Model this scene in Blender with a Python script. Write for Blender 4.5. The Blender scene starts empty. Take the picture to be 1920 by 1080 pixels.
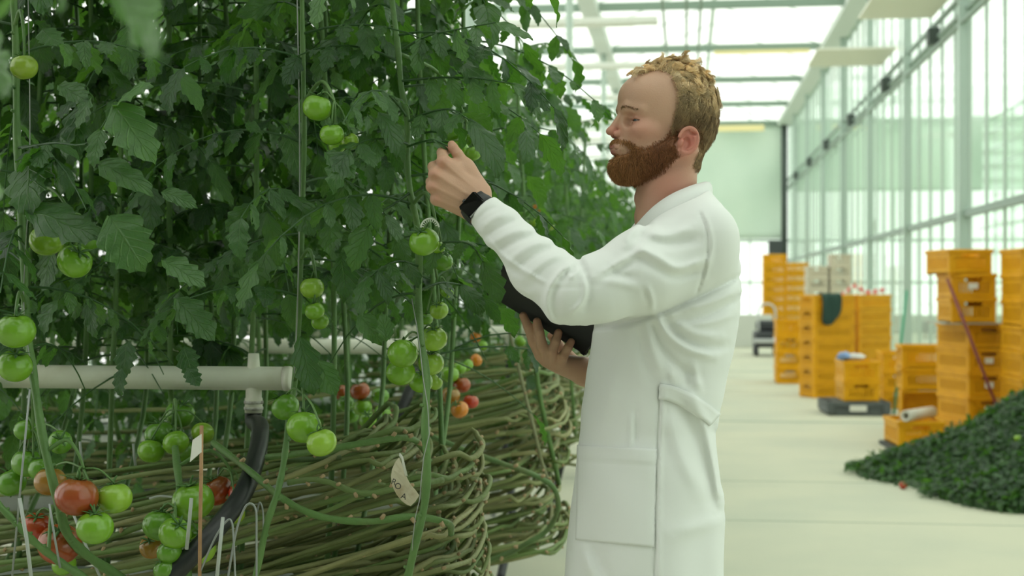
import bpy, math, random
import numpy as np
from mathutils import Vector, Matrix
from mathutils.bvhtree import BVHTree
SC = bpy.context.scene
COL = SC.collection
F = 2667.0                       # focal length in pixels of the 1920 px frame
CH = 1.38                        # camera height
TH = math.atan2(325.0, F)        # camera is turned this much to the left of the aisle
ST, CT = math.sin(TH), math.cos(TH)
rng = np.random.default_rng(7)
random.seed(7)

def W(px, py, d):
    """world point seen at pixel px,py at depth d along the camera axis"""
    a = (px-960)/F*d; z = CH-(py-540)/F*d
    return np.array([a*CT-d*ST, a*ST+d*CT, z])
def WY(px, py, y):
    """world point at pixel px,py whose world Y is y"""
    a = (px-960)/F
    d = y/(a*ST+CT)
    return W(px, py, d)
def WF(px, py, z=0.0):
    d = (CH-z)*F/(py-540)
    return W(px, py, d)
def proj(p):
    p = np.asarray(p)
    d = -p[..., 0]*ST+p[..., 1]*CT
    a = p[..., 0]*CT+p[..., 1]*ST
    d = np.maximum(d, 1e-3)
    return 960+F*a/d, 540-F*(p[..., 2]-CH)/d, d

# ---------------------------------------------------------------- materials
def mat(name, col, rough=0.6, spec=0.5, metal=0.0, sub=None, noise=None, bump=None, coat=0.0, vcol=None, objcol=False, transl=None, sheen=0.0):
    """noise=(scale, col2, lo, hi); bump=(scale, strength); transl=(colour, weight)"""
    m = bpy.data.materials.new(name); m.use_nodes = True
    nt = m.node_tree; N = nt.nodes; L = nt.links
    b = N['Principled BSDF']; out = N['Material Output']
    b.inputs['Base Color'].default_value = (*col, 1)
    b.inputs['Roughness'].default_value = rough
    b.inputs['Specular IOR Level'].default_value = spec
    b.inputs['Metallic'].default_value = metal
    b.inputs['Coat Weight'].default_value = coat
    if sheen: b.inputs['Sheen Weight'].default_value = sheen
    if sub:
        b.inputs['Subsurface Weight'].default_value = sub[0]
        b.inputs['Subsurface Radius'].default_value = sub[1]
        b.inputs['Subsurface Scale'].default_value = sub[2]
    tc = N.new('ShaderNodeTexCoord')
    src = None
    if vcol:
        a = N.new('ShaderNodeAttribute'); a.attribute_name = vcol; src = a.outputs['Color']
    if objcol:
        a = N.new('ShaderNodeObjectInfo'); src = a.outputs['Color']
    if noise:
        n = N.new('ShaderNodeTexNoise'); n.inputs['Scale'].default_value = noise[0]; n.inputs['Detail'].default_value = 4
        L.new(tc.outputs['Object'], n.inputs['Vector'])
        mr = N.new('ShaderNodeMapRange'); mr.inputs[1].default_value = noise[2]; mr.inputs[2].default_value = noise[3]
        L.new(n.outputs['Fac'], mr.inputs[0])
        mx = N.new('ShaderNodeMix'); mx.data_type = 'RGBA'
        mx.inputs[6].default_value = (*col, 1); mx.inputs[7].default_value = (*noise[1], 1)
        if src is not None: L.new(src, mx.inputs[6])
        L.new(mr.outputs[0], mx.inputs[0]); src = mx.outputs[2]
    if src is not None: L.new(src, b.inputs['Base Color'])
    if bump:
        n = N.new('ShaderNodeTexNoise'); n.inputs['Scale'].default_value = bump[0]; n.inputs['Detail'].default_value = 3
        L.new(tc.outputs['Object'], n.inputs['Vector'])
        bp = N.new('ShaderNodeBump'); bp.inputs['Strength'].default_value = bump[1]; bp.inputs['Distance'].default_value = 0.01
        L.new(n.outputs['Fac'], bp.inputs['Height']); L.new(bp.outputs[0], b.inputs['Normal'])
    if transl:
        t = N.new('ShaderNodeBsdfTranslucent'); t.inputs['Color'].default_value = (*transl[0], 1)
        ms = N.new('ShaderNodeMixShader'); ms.inputs[0].default_value = transl[1]
        L.new(b.outputs[0], ms.inputs[1]); L.new(t.outputs[0], ms.inputs[2]); L.new(ms.outputs[0], out.inputs['Surface'])
    return m

# ---------------------------------------------------------------- mesh assembling
class MB:
    def __init__(s): s.v = []; s.f = []; s.n = 0; s.mi = []
    def add(s, v, f, mi=0):
        v = np.asarray(v, float).reshape(-1, 3)
        s.v.append(v); k = s.n; s.n += len(v)
        for q in f: s.f.append(tuple(int(i)+k for i in q)); s.mi.append(mi)
        return s
    def box(s, lo, hi, M=None, mi=0, bev=0.0):
        lo = np.array(lo, float); hi = np.array(hi, float)
        if bev > 0:
            b = min(bev, 0.49*float((hi-lo).min()))
            pts = []; c = (lo+hi)/2; h = (hi-lo)/2
            # chamfered box: 24 vertices
            sg = [(-1, -1, -1), (1, -1, -1), (1, 1, -1), (-1, 1, -1), (-1, -1, 1), (1, -1, 1), (1, 1, 1), (-1, 1, 1)]
            for q in sg:
                q = np.array(q)
                for ax in range(3):
                    hh = h-b; hh[ax] = h[ax]
                    pts.append(c+q*hh)
            pts = np.array(pts); I = lambda k, a: 3*k+a
            f = [(I(0,2),I(3,2),I(2,2),I(1,2)), (I(4,2),I(5,2),I(6,2),I(7,2)), (I(0,1),I(1,1),I(5,1),I(4,1)),
                 (I(2,1),I(3,1),I(7,1),I(6,1)), (I(0,0),I(4,0),I(7,0),I(3,0)), (I(1,0),I(2,0),I(6,0),I(5,0))]
            for a, bq, ax1, ax2 in [(0,1,1,2),(3,2,1,2),(4,5,1,2),(7,6,1,2),(0,3,0,2),(1,2,0,2),(4,7,0,2),(5,6,0,2),(0,4,0,1),(1,5,0,1),(2,6,0,1),(3,7,0,1)]:
                f.append((I(a,ax1), I(bq,ax1), I(bq,ax2), I(a,ax2)))
            for k in range(8): f.append((I(k,0), I(k,1), I(k,2)))
            p = pts
        else:
            x0, y0, z0 = lo; x1, y1, z1 = hi
            p = np.array([(x0,y0,z0),(x1,y0,z0),(x1,y1,z0),(x0,y1,z0),(x0,y0,z1),(x1,y0,z1),(x1,y1,z1),(x0,y1,z1)])
            f = [(0,3,2,1),(4,5,6,7),(0,1,5,4),(1,2,6,5),(2,3,7,6),(3,0,4,7)]
        if M is not None:
            M = np.array(M); p = p @ M[:3, :3].T + M[:3, 3]
        return s.add(p, f, mi)
    def tube(s, P, r, n=8, cap=True, mi=0, flat=None):
        v, f = tube_arrays(P, r, n, cap, flat); return s.add(v, f, mi)
    def obj(s, name, m, parent=None, smooth=True, fix=False):
        v = np.concatenate(s.v) if s.v else np.zeros((0, 3))
        return meshobj(name, v, s.f, m, parent, smooth, s.mi if any(s.mi) else None, fix)

def meshobj(name, v, f, m, parent=None, smooth=True, mi=None, fix=False):
    me = bpy.data.meshes.new(name)
    if isinstance(f, np.ndarray):
        v = np.ascontiguousarray(v, dtype=np.float32)
        k = f.shape[1]
        me.vertices.add(len(v)); me.vertices.foreach_set('co', v.ravel())
        me.loops.add(f.size); me.loops.foreach_set('vertex_index', np.ascontiguousarray(f, dtype=np.int32).ravel())
        me.polygons.add(len(f)); me.polygons.foreach_set('loop_start', np.arange(0, f.size, k, dtype=np.int32))
        me.polygons.foreach_set('loop_total', np.full(len(f), k, dtype=np.int32))
        me.update(calc_edges=True); me.validate()
    else:
        me.from_pydata([tuple(map(float, q)) for q in v], [], f); me.update()
    if fix:
        import bmesh
        bm = bmesh.new(); bm.from_mesh(me); bmesh.ops.recalc_face_normals(bm, faces=bm.faces); bm.to_mesh(me); bm.free()
    for q in (m if isinstance(m, (list, tuple)) else [m]): me.materials.append(q)
    if mi is not None: me.polygons.foreach_set('material_index', np.asarray(mi, dtype=np.int32))
    me.polygons.foreach_set('use_smooth', np.full(len(me.polygons), smooth, dtype=bool))
    o = bpy.data.objects.new(name, me); COL.objects.link(o)
    if parent is not None: o.parent = parent
    return o

def frames(P):
    P = np.asarray(P, float); T = np.gradient(P, axis=0)
    T /= np.maximum(np.linalg.norm(T, axis=1, keepdims=True), 1e-9)
    up = np.array([0, 0, 1.0]) if abs(T[0, 2]) < 0.9 else np.array([1.0, 0, 0])
    N = np.zeros_like(T); n = up-T[0]*np.dot(up, T[0]); N[0] = n/np.linalg.norm(n)
    for i in range(1, len(P)):
        n = N[i-1]-T[i]*np.dot(N[i-1], T[i]); N[i] = n/max(np.linalg.norm(n), 1e-9)
    return T, N, np.cross(T, N)
def tube_arrays(P, r, n=8, cap=True, flat=None):
    P = np.asarray(P, float); k = len(P); r = np.broadcast_to(np.asarray(r, float), (k,))
    T, N, B = frames(P)
    a = np.linspace(0, 2*np.pi, n, endpoint=False)
    fl = 1.0 if flat is None else flat
    v = P[:, None]+r[:, None, None]*(np.cos(a)[None, :, None]*N[:, None]+fl*np.sin(a)[None, :, None]*B[:, None])
    v = v.reshape(-1, 3); f = []
    for i in range(k-1):
        for j in range(n):
            j2 = (j+1) % n
            f.append((i*n+j, i*n+j2, (i+1)*n+j2, (i+1)*n+j))
    if cap:
        f.append(tuple(range(n-1, -1, -1))); f.append(tuple((k-1)*n+j for j in range(n)))
    return v, f
def smooth_curve(P, n=40):
    """Catmull-Rom through points"""
    P = np.asarray(P, float)
    if len(P) < 3:
        t = np.linspace(0, 1, n)[:, None]; return P[0]*(1-t)+P[-1]*t
    Q = np.vstack([2*P[0]-P[1], P, 2*P[-1]-P[-2]])
    out = []; seg = len(P)-1
    for u in np.linspace(0, seg-1e-6, n):
        i = int(u); t = u-i; a, b, c, d = Q[i:i+4]
        out.append(0.5*((2*b)+(-a+c)*t+(2*a-5*b+4*c-d)*t*t+(-a+3*b-3*c+d)*t**3))
    return np.array(out)
def lathe(prof, n=24):
    """prof: list of (r,z) -> arrays"""
    prof = np.asarray(prof, float); a = np.linspace(0, 2*np.pi, n, endpoint=False)
    v = np.stack([prof[:, None, 0]*np.cos(a), prof[:, None, 0]*np.sin(a), np.repeat(prof[:, 1:2], n, 1)], -1).reshape(-1, 3)
    f = []
    for i in range(len(prof)-1):
        for j in range(n):
            j2 = (j+1) % n; f.append((i*n+j, i*n+j2, (i+1)*n+j2, (i+1)*n+j))
    return v, f
def rotz(a):
    c, s = math.cos(a), math.sin(a); return np.array([[c, -s, 0], [s, c, 0], [0, 0, 1.0]])
def rotx(a):
    c, s = math.cos(a), math.sin(a); return np.array([[1.0, 0, 0], [0, c, -s], [0, s, c]])
def roty(a):
    c, s = math.cos(a), math.sin(a); return np.array([[c, 0, s], [0, 1.0, 0], [-s, 0, c]])

# ---------------------------------------------------------------- object bookkeeping
def tag(o, label, cat, group=None, kind=None):
    o['label'] = label; o['category'] = cat
    if group: o['group'] = group
    if kind: o['kind'] = kind
    return o
def thing(name, label, cat, loc=(0, 0, 0), rz=0.0, group=None):
    o = bpy.data.objects.new(name, None); COL.objects.link(o); o.empty_display_size = 0.05
    o.location = [float(q) for q in loc]; o.rotation_euler = (0, 0, rz)
    return tag(o, label, cat, group)
def struct(name, mb, m, label=None, smooth=False):
    o = mb.obj(name, m, None, smooth); o['kind'] = 'structure'
    o['label'] = label or name.replace('_', ' '); return o
def dup(src, parent=None):
    c = src.copy(); COL.objects.link(c); c.parent = parent
    for ch in list(src.children): dup(ch, c)
    return c

# ---------------------------------------------------------------- implicit surfaces
def sd_ell(p, c, r):
    q = (p-np.asarray(c, np.float32)); r = np.asarray(r, np.float32)
    k0 = np.sqrt(((q/r)**2).sum(-1)); k1 = np.sqrt(((q/(r*r))**2).sum(-1))
    return k0*(k0-1)/np.maximum(k1, 1e-9)
def sd_cone(p, a, b, ra, rb):
    a = np.asarray(a, np.float32); b = np.asarray(b, np.float32)
    ab = b-a; t = np.clip(((p-a)@ab)/max(float(ab@ab), 1e-12), 0, 1)
    return np.sqrt((((p-a)-t[..., None]*ab)**2).sum(-1))-(ra+(rb-ra)*t)
def smin(a, b, k):
    h = np.clip(0.5+0.5*(b-a)/k, 0, 1); return b*(1-h)+a*h-k*h*(1-h)
def smax(a, b, k): return -smin(-a, -b, k)
def surface_nets(d, lo, h):
    """closed quads of the zero level of grid d (inside < 0)"""
    s = d < 0
    c = [s[i:s.shape[0]-1+i, j:s.shape[1]-1+j, k:s.shape[2]-1+k] for i in (0, 1) for j in (0, 1) for k in (0, 1)]
    cnt = sum(x.astype(np.int8) for x in c)
    ijk = np.argwhere((cnt > 0) & (cnt < 8))
    idx = np.full(cnt.shape, -1, np.int64); idx[tuple(ijk.T)] = np.arange(len(ijk))
    off = np.array([(i, j, k) for i in (0, 1) for j in (0, 1) for k in (0, 1)])
    val = np.stack([d[tuple((ijk+o).T)] for o in off], 1)
    acc = np.zeros((len(ijk), 3)); num = np.zeros(len(ijk))
    for a in range(8):
        for ax in range(3):
            if off[a][ax] == 0:
                o2 = off[a].copy(); o2[ax] = 1; b = int(o2[0]*4+o2[1]*2+o2[2])
                va, vb = val[:, a], val[:, b]; m = (va < 0) != (vb < 0)
                t = np.where(m, va/np.where(m, va-vb, 1), 0)
                pt = off[a][None].repeat(len(ijk), 0).astype(float); pt[:, ax] += t
                acc[m] += pt[m]; num[m] += 1
    v = (ijk+acc/num[:, None])*h+np.asarray(lo)
    quads = []
    for ax in range(3):
        sl0 = [slice(None)]*3; sl1 = [slice(None)]*3
        sl0[ax] = slice(0, -1); sl1[ax] = slice(1, None)
        A = s[tuple(sl0)]; B = s[tuple(sl1)]
        e = np.argwhere(A != B)
        o1, o2 = [q for q in range(3) if q != ax]
        e = e[(e[:, o1] > 0) & (e[:, o2] > 0) & (e[:, o1] < s.shape[o1]-1) & (e[:, o2] < s.shape[o2]-1)]
        flip = A[tuple(e.T)]
        def cell(d1, d2):
            q = e.copy(); q[:, o1] -= d1; q[:, o2] -= d2; return idx[tuple(q.T)]
        q = np.stack([cell(1, 1), cell(0, 1), cell(0, 0), cell(1, 0)], 1)
        if ax == 1: flip = ~flip
        q[~flip] = q[~flip][:, ::-1]
        quads.append(q)
    return v, np.concatenate(quads)
def grid_pts(lo, hi, h):
    ax = [np.arange(lo[i], hi[i]+h, h, dtype=np.float32) for i in range(3)]
    return np.stack(np.meshgrid(*ax, indexing='ij'), -1)
def vnormals(v, f):
    n = np.cross(v[f[:, 2]]-v[f[:, 0]], v[f[:, 3]]-v[f[:, 1]])
    out = np.zeros_like(v)
    for k in range(4): np.add.at(out, f[:, k], n)
    return out/np.maximum(np.linalg.norm(out, axis=1, keepdims=True), 1e-12)
def in_poly(x, y, poly):
    poly = np.asarray(poly, float); r = np.zeros(x.shape, bool); j = len(poly)-1
    for i in range(len(poly)):
        xi, yi = poly[i]; xj, yj = poly[j]
        c = ((yi > y) != (yj > y)) & (x < (xj-xi)*(y-yi)/((yj-yi) if yj != yi else 1e-9)+xi)
        r ^= c; j = i
    return r
def dist_poly(x, y, pts, closed=False):
    pts = np.asarray(pts, float); n = len(pts); d = np.full(x.shape, 1e9)
    for i in range(n if closed else n-1):
        a = pts[i]; b = pts[(i+1) % n]; ab = b-a
        t = np.clip(((x-a[0])*ab[0]+(y-a[1])*ab[1])/max(ab@ab, 1e-9), 0, 1)
        d = np.minimum(d, np.hypot(x-a[0]-t*ab[0], y-a[1]-t*ab[1]))
    return d
# ================================================================ camera, light
cam_d = bpy.data.cameras.new('camera'); cam = bpy.data.objects.new('camera', cam_d); COL.objects.link(cam)
cam.location = (0, 0, CH); cam.rotation_euler = (math.pi/2, 0, TH)
cam_d.sensor_width = 36; cam_d.lens = 36*F/1920; cam_d.clip_end = 300; cam_d.clip_start = 0.05
cam_d.dof.use_dof = True; cam_d.dof.focus_distance = 2.72; cam_d.dof.aperture_fstop = 4.6
SC.camera = cam
SC.view_settings.view_transform = 'Standard'; SC.view_settings.look = 'None'; SC.view_settings.gamma = 1
SC.view_settings.use_curve_mapping = False; SC.view_settings.exposure = 0.0
SC.cycles.use_denoising = True
SC.cycles.max_bounces = 10; SC.cycles.transparent_max_bounces = 24; SC.cycles.diffuse_bounces = 4
SC.cycles.caustics_reflective = False; SC.cycles.caustics_refractive = False
wd = bpy.data.worlds.new('overcast_sky'); SC.world = wd; wd.use_nodes = True
wd.node_tree.nodes['Background'].inputs[0].default_value = (0.985, 1.0, 0.95, 1)
wd.node_tree.nodes['Background'].inputs[1].default_value = 1.8
# ================================================================ the man in the white coat
PD = 2.78                                  # depth of the man along the camera axis
X0 = (1230-960)/F*PD
PS = F/PD                                  # pixels per metre there
def L(px, py, y=0.0):
    d = PD+y
    return np.array([(px-960)/F*d-X0, y, CH-(py-540)/F*d])
def loc_px(p):
    d = PD+p[:, 1]
    return 960+F*(p[:, 0]+X0)/d, 540-F*(p[:, 2]-CH)/d
man_loc = (X0*CT-PD*ST, X0*ST+PD*CT, 0)
man = thing('person', 'person in a white lab coat holding a tablet and reaching up to a tomato plant', 'person', man_loc, TH)

def build_head():
    h = 1.5
    lo = np.array([1120.0, -0.0, 103.0]); hi = np.array([1366.0, 97.0, 425.0])
    p = grid_pts(lo, hi, h)
    E = lambda c, r: sd_ell(p, c, r)
    K = lambda a, b, ra, rb: sd_cone(p, a, b, ra, rb)
    d = E((1252, 0, 205), (89, 71, 79))                       # skull
    d = smin(d, E((1286, 0, 232), (48, 56, 50)), 14)          # back of the head
    d = smin(d, E((1204, 0, 186), (46, 54, 44)), 14)          # forehead
    d = smin(d, E((1208, 0, 252), (54, 55, 56)), 12)          # mid face
    d = smin(d, K((1166, 0, 207), (1170, 24, 206), 8.5, 9), 9)       # brow ridge
    d = smin(d, K((1170, 24, 206), (1190, 47, 213), 9, 8), 9)
    d = smin(d, E((1196, 42, 250), (26, 19, 15)), 12)         # cheekbone
    d = smin(d, K((1262, 52, 282), (1180, 20, 316), 21, 17), 16)     # jaw
    d = smin(d, E((1170, 0, 311), (25, 25, 21)), 14)          # chin
    d = smin(d, E((1215, 0, 296), (48, 44, 32)), 18)
    d = smin(d, E((1158, 0, 279), (17, 26, 17)), 10)          # muzzle
    # eye sockets
    d = smax(d, -E((1167, 30, 231), (15, 15, 11)), 9)
    # nose
    d = smin(d, K((1162, 0, 217), (1145, 0, 245), 5.5, 7.5), 7)
    d = smin(d, E((1142.5, 0, 248.5), (10, 9, 8)), 4)
    d = smin(d, E((1154.5, 10, 254.5), (10.5, 6.5, 7)), 2.5)
    d = smax(d, -E((1149, 5.5, 261), (6.5, 3, 3.6)), 2)
    d = smax(d, -E((1166.5, 15, 252), (5, 4, 10)), 3.5)
    # lids
    lid = np.sqrt(((p-np.array((1189.5, 30, 233), np.float32))**2).sum(-1))-15.4
    d = smin(d, lid, 4)
    ps = p.copy(); ps[..., 2] -= .27*(p[..., 0]-1178)
    d = smax(d, -sd_ell(ps, (1183, 33, 231), (17, 14.5, 2.5)), 1.0)
    d = smin(d, K((1174, 20, 224), (1192, 45, 231.5), 2.6, 2.8), 2.0)       # upper lid edge
    d = smin(d, K((1176, 21, 238), (1192, 44, 241), 1.8, 2.0), 3)
    # lips
    d = smin(d, E((1153, 0, 277.5), (11.5, 20, 5.5)), 3)
    d = smin(d, E((1155.5, 0, 288), (11.5, 19, 6)), 3)
    slot = np.maximum(np.abs(p[..., 2]-281.6-.22*(p[..., 0]-1142))-.35, np.maximum(-(d+3.0), np.maximum(p[..., 0]-1169, p[..., 1]-21)))
    d = smax(d, -slot, 1.6)
    d = smax(d, -E((1148, 0, 297), (7, 16, 4)), 5)
    d = smax(d, -E((1139.5, 0, 267), (3, 3, 8)), 3)
    # neck
    d = smin(d, K((1262, 0, 275), (1249, 0, 345), 52, 54), 16)
    d = smin(d, K((1249, 0, 345), (1252, 0, 425), 54, 62), 10)
    d = smin(d, K((1285, 46, 290), (1205, 14, 405), 12, 10), 14)     # sternomastoid
    d = smin(d, E((1197, 0, 372), (8, 8, 12)), 10)
    # ear
    ca, sa = math.cos(0.22), math.sin(0.22)
    q = p-np.array((1266, 71, 274), np.float32)
    ex = q[..., 0]*ca+q[..., 2]*sa; ey = -q[..., 0]*sa+q[..., 2]*ca
    eb = q[..., 1]-0.28*np.maximum(ex+6, 0)
    qe = np.stack([ex, eb, ey], -1)
    def EE(c, r): return sd_ell(qe, c, r)
    plate = EE((2, 0, -2), (18, 3.6, 24.5))
    plate = smin(plate, EE((-6, 0, 20), (9.5, 4.2, 9)), 4)
    tt = np.sqrt((ex/17.0)**2+((ey+3)/23.5)**2)
    ring = np.sqrt(((tt-1.0)*19.0)**2+(eb-4.2)**2)-3.2
    ring = np.where((ex < -9) & (ey > -4), 9.0, ring)
    plate = smin(plate, ring, 2.5)
    tt2 = np.sqrt(((ex-1)/10.5)**2+((ey+3)/15.5)**2)
    anti = np.sqrt(((tt2-1.0)*12.0)**2+(eb-4.4)**2)-2.4
    anti = np.where(ex < 0, 9.0, anti)
    plate = smin(plate, anti, 2.5)
    plate = smax(plate, -EE((-2, 6, 2), (8.5, 9.5, 12)), 1.5)
    plate = smin(plate, EE((-11, 4, 3), (4, 5, 7)), 2)
    plate = smax(plate, -EE((5, 6, -17), (8, 6, 3.4)), 1.5)
    plate = smin(plate, EE((-12, 2, 4), (4, 4, 7)), 3)
    d = smin(d, plate, 2.5)
    d = np.maximum(d, p[..., 2]-421)
    full = np.concatenate([d[:, :0:-1], d], axis=1)
    v, f = surface_nets(full, (lo[0], -(d.shape[1]-1)*h, lo[2]), h)
    return v, f
PSI = math.radians(11)
def yaw_head(v):
    a = PSI*np.clip((425-v[:, 2])/110, 0, 1); c, s = np.cos(a), np.sin(a)
    dx = v[:, 0]-1252; o = v.copy()
    o[:, 0] = 1252+dx*c+v[:, 1]*s; o[:, 1] = -dx*s+v[:, 1]*c
    return o
def hp(v):                                   # head pixel frame -> metres in the man's frame
    v = np.asarray(v, float)
    return np.stack([(v[..., 0]-1230)/PS, -v[..., 1]/PS, CH-(v[..., 2]-540)/PS], -1)

hv0, hf = build_head()
HN0 = vnormals(hv0, hf)
hv = hp(yaw_head(hv0))
HN = vnormals(hv, hf)

# ---- colour of the skin: redder ears, nose, cheeks and lips
def skin_colours(v0):
    X, B, Y = v0[:, 0], np.abs(v0[:, 1]), v0[:, 2]
    base = np.array([0.56, 0.335, 0.235]); red = np.array([0.56, 0.20, 0.155]); lip = np.array([0.36, 0.12, 0.115])
    g = lambda c, r: np.exp(-(((v0*[1, 0, 1]+np.stack([0*B, B, 0*B], 1)-np.array(c))/np.array(r))**2).sum(1))
    w = np.clip(1.0*g((1270, 78, 270), (30, 20, 36))+0.85*g((1147, 0, 250), (18, 20, 15))+0.55*g((1190, 46, 252), (32, 26, 20))
                + 0.35*g((1176, 40, 228), (14, 16, 10))+0.5*g((1240, 60, 350), (60, 60, 60)), 0, 1)[:, None]
    c = base*(1-w)+red*w
    lw = np.clip(1.15*g((1143, 0, 277), (9, 17, 4.5))+1.15*g((1146, 0, 288), (9, 15, 5)), 0, 1)[:, None]
    c = c*(1-lw)+lip*lw
    lid = np.clip(g((1182, 34, 233), (14, 14, 7)), 0, 1)[:, None]*0.35
    return c*(1-lid)+np.array([0.33, 0.16, 0.12])*lid
head_col = skin_colours(hv0)

# ---- hands (metres, the man's frame)
def skin_grow(chains, pads, h, k=0.006, kf=0.0035):
    pts = np.concatenate([np.array([q[0] for q in c]) for c in chains]+[np.array(pads_[0:2]) for pads_ in pads])
    lo = pts.min(0)-0.045; hi = pts.max(0)+0.045
    p = grid_pts(lo, hi, h); d = None
    for a, b, ra, rb in pads:
        e = sd_cone(p, a, b, ra, rb); d = e if d is None else smin(d, e, 0.014)
    for c in chains:
        dd = None
        for (a, ra), (b, rb) in zip(c[:-1], c[1:]):
            e = sd_cone(p, a, b, ra, rb)
            dd = e if dd is None else smin(dd, e, kf)
        d = smin(d, dd, k)
    return surface_nets(d, lo, h)
# left hand: back of the hand towards the camera, thumb up, pinching a leaf stalk
wl = L(893, 387, -.112)
mc = [L(831, 304, -.112), L(816, 327, -.121), L(811, 350, -.119), L(818, 374, -.110)]
wr = [L(903, 368, -.110), L(897, 378, -.116), L(889, 389, -.116), L(881, 399, -.110)]
pads = [(wr[i], mc[i], r0, r1) for i, (r0, r1) in enumerate([(.0165, .0115), (.0165, .0115), (.0155, .0108), (.0145, .0100)])]
pads.append((L(893, 387, -.105), L(960, 452, -.140), .0255, .036))
pads.append((L(872, 316, -.094), L(838, 306, -.100), .0120, .0100)); pads.append((L(874, 322, -.094), L(850, 318, -.104), .0130, .0115))
pads.append((L(905, 357, -.100), L(874, 312, -.088), .0150, .0135))
ft = L(846, 276, -.075)
chains = [
    [(L(900, 358, -.095), .0145), (L(873, 311, -.088), .0122), (L(858, 289, -.090), .0100), (L(850, 277, -.088), .0088), (L(847, 271, -.084), .0076)],
    [(mc[0], .0118), (L(829, 286, -.078), .0098), (L(838, 281, -.062), .0086), (L(843, 279, -.070), .0078)],
    [(mc[1], .0118), (L(812, 313, -.082), .0100), (L(828, 304, -.058), .0090), (L(846, 304, -.062), .0082)],
    [(mc[2], .0112), (L(808, 341, -.080), .0096), (L(824, 332, -.056), .0086), (L(844, 330, -.062), .0078)],
    [(mc[3], .0102), (L(817, 367, -.078), .0088), (L(832, 358, -.058), .0080), (L(848, 352, -.064), .0072)]]
lhv, lhf = skin_grow(chains, pads, 0.0014, k=0.007)
# knuckles, tendons and veins on the back of the left hand
def hand_detail(v, f, knobs, lines):
    n = vnormals(v, f); dsp = np.zeros(len(v))
    for c, r, a in knobs: dsp += a*np.exp(-((v-c)**2).sum(1)/r**2)
    for pts, r, a in lines:
        dm = np.full(len(v), 1e9)
        for a0, b0 in zip(pts[:-1], pts[1:]):
            ab = b0-a0; t = np.clip(((v-a0)@ab)/(ab@ab), 0, 1); dm = np.minimum(dm, np.linalg.norm(v-a0-t[:, None]*ab, axis=1))
        dsp += a*np.exp(-(dm/r)**2)
    return v+n*dsp[:, None]
up = np.array([0, -.012, 0])
lhv = hand_detail(lhv, lhf,
    [(mc[i]+up, .009, .0020) for i in range(4)]+[((mc[i]+mc[i+1])/2+up, .008, -.0030) for i in range(3)],
    [([mc[i]+up, wr[i]+up*1.2], .0035, .0012) for i in range(4)]+
    [([L(829, 330, -.135), L(850, 352, -.14), L(872, 362, -.135)], .0025, .0012), ([L(838, 356, -.135), L(860, 372, -.138), L(880, 380, -.135)], .0025, .0011)])
# right hand: under the tablet, four fingers laid over its back
pr = [(L(1018, 668, .150), L(1100, 700, .185), .0150, .024), (L(1034, 678, .148), L(1096, 698, .180), .0145, .022),
      (L(1050, 684, .150), L(1092, 690, .175), .0140, .022), (L(1096, 699, .185), L(1170, 712, .235), .0250, .033)]
cr = [
    [(L(1012, 664, .152), 0.0121), (L(1000, 640, .137), 0.0108), (L(990, 612, .134), 0.0095), (L(981, 592, .137), 0.0081)],
    [(L(1024, 676, .148), 0.0123), (L(1017, 650, .128), 0.0110), (L(1011, 622, .124), 0.0097), (L(1007, 603, .128), 0.0084)],
    [(L(1036, 682, .146), 0.0121), (L(1035, 660, .125), 0.0107), (L(1042, 640, .122), 0.0095), (L(1047, 624, .126), 0.0084)],
    [(L(1050, 687, .146), 0.0114), (L(1056, 668, .127), 0.0099), (L(1065, 652, .124), 0.0088), (L(1071, 641, .127), 0.0077)],
    [(L(1090, 690, .190), 0.0154), (L(1066, 668, .205), 0.0127), (L(1046, 645, .205), 0.0105), (L(1034, 630, .198), 0.0088)]]
rhv, rhf = skin_grow(cr, pr, 0.0014, k=0.0055)

# ---- rest of the body, hidden in the clothes
def build_body():
    lo = np.array([-.36, -.32, -.06]); hi = np.array([.24, .36, 1.60]); h = 0.012
    p = grid_pts(lo, hi, h); K = lambda a, b, ra, rb: sd_cone(p, a, b, ra, rb)
    d = K((.035, 0, 1.30), (.0, 0, 1.05), .085, .085)
    for s in (-1, 1):
        d = smin(d, K((.035, s*.07, 1.30), (-.01, s*.06, .98), .075, .075), .05)
        d = smin(d, K((.0, s*.085, .95), (.0, s*.095, .50), .075, .052), .05)
        d = smin(d, K((.0, s*.095, .50), (.03, s*.10, .09), .050, .034), .03)
        d = smin(d, K((.03, s*.10, .055), (-.12, s*.115, .035), .036, .028), .03)
    d = smin(d, K(L(1252, 425), L(1262, 470), .05, .08), .05)
    a = [L(1300, 490, -.14), L(1085, 552, -.21), L(950, 445, -.137)]
    d = smin(d, K(a[0], a[1], .05, .042), .04); d = smin(d, K(a[1], a[2], .041, .034), .02)
    b = [L(1300, 480, .15), L(1215, 640, .26), L(1160, 708, .23)]
    d = smin(d, K(b[0], b[1], .05, .042), .04); d = smin(d, K(b[1], b[2], .041, .033), .02)
    return surface_nets(d, lo, h)
bv, bf = build_body()

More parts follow.
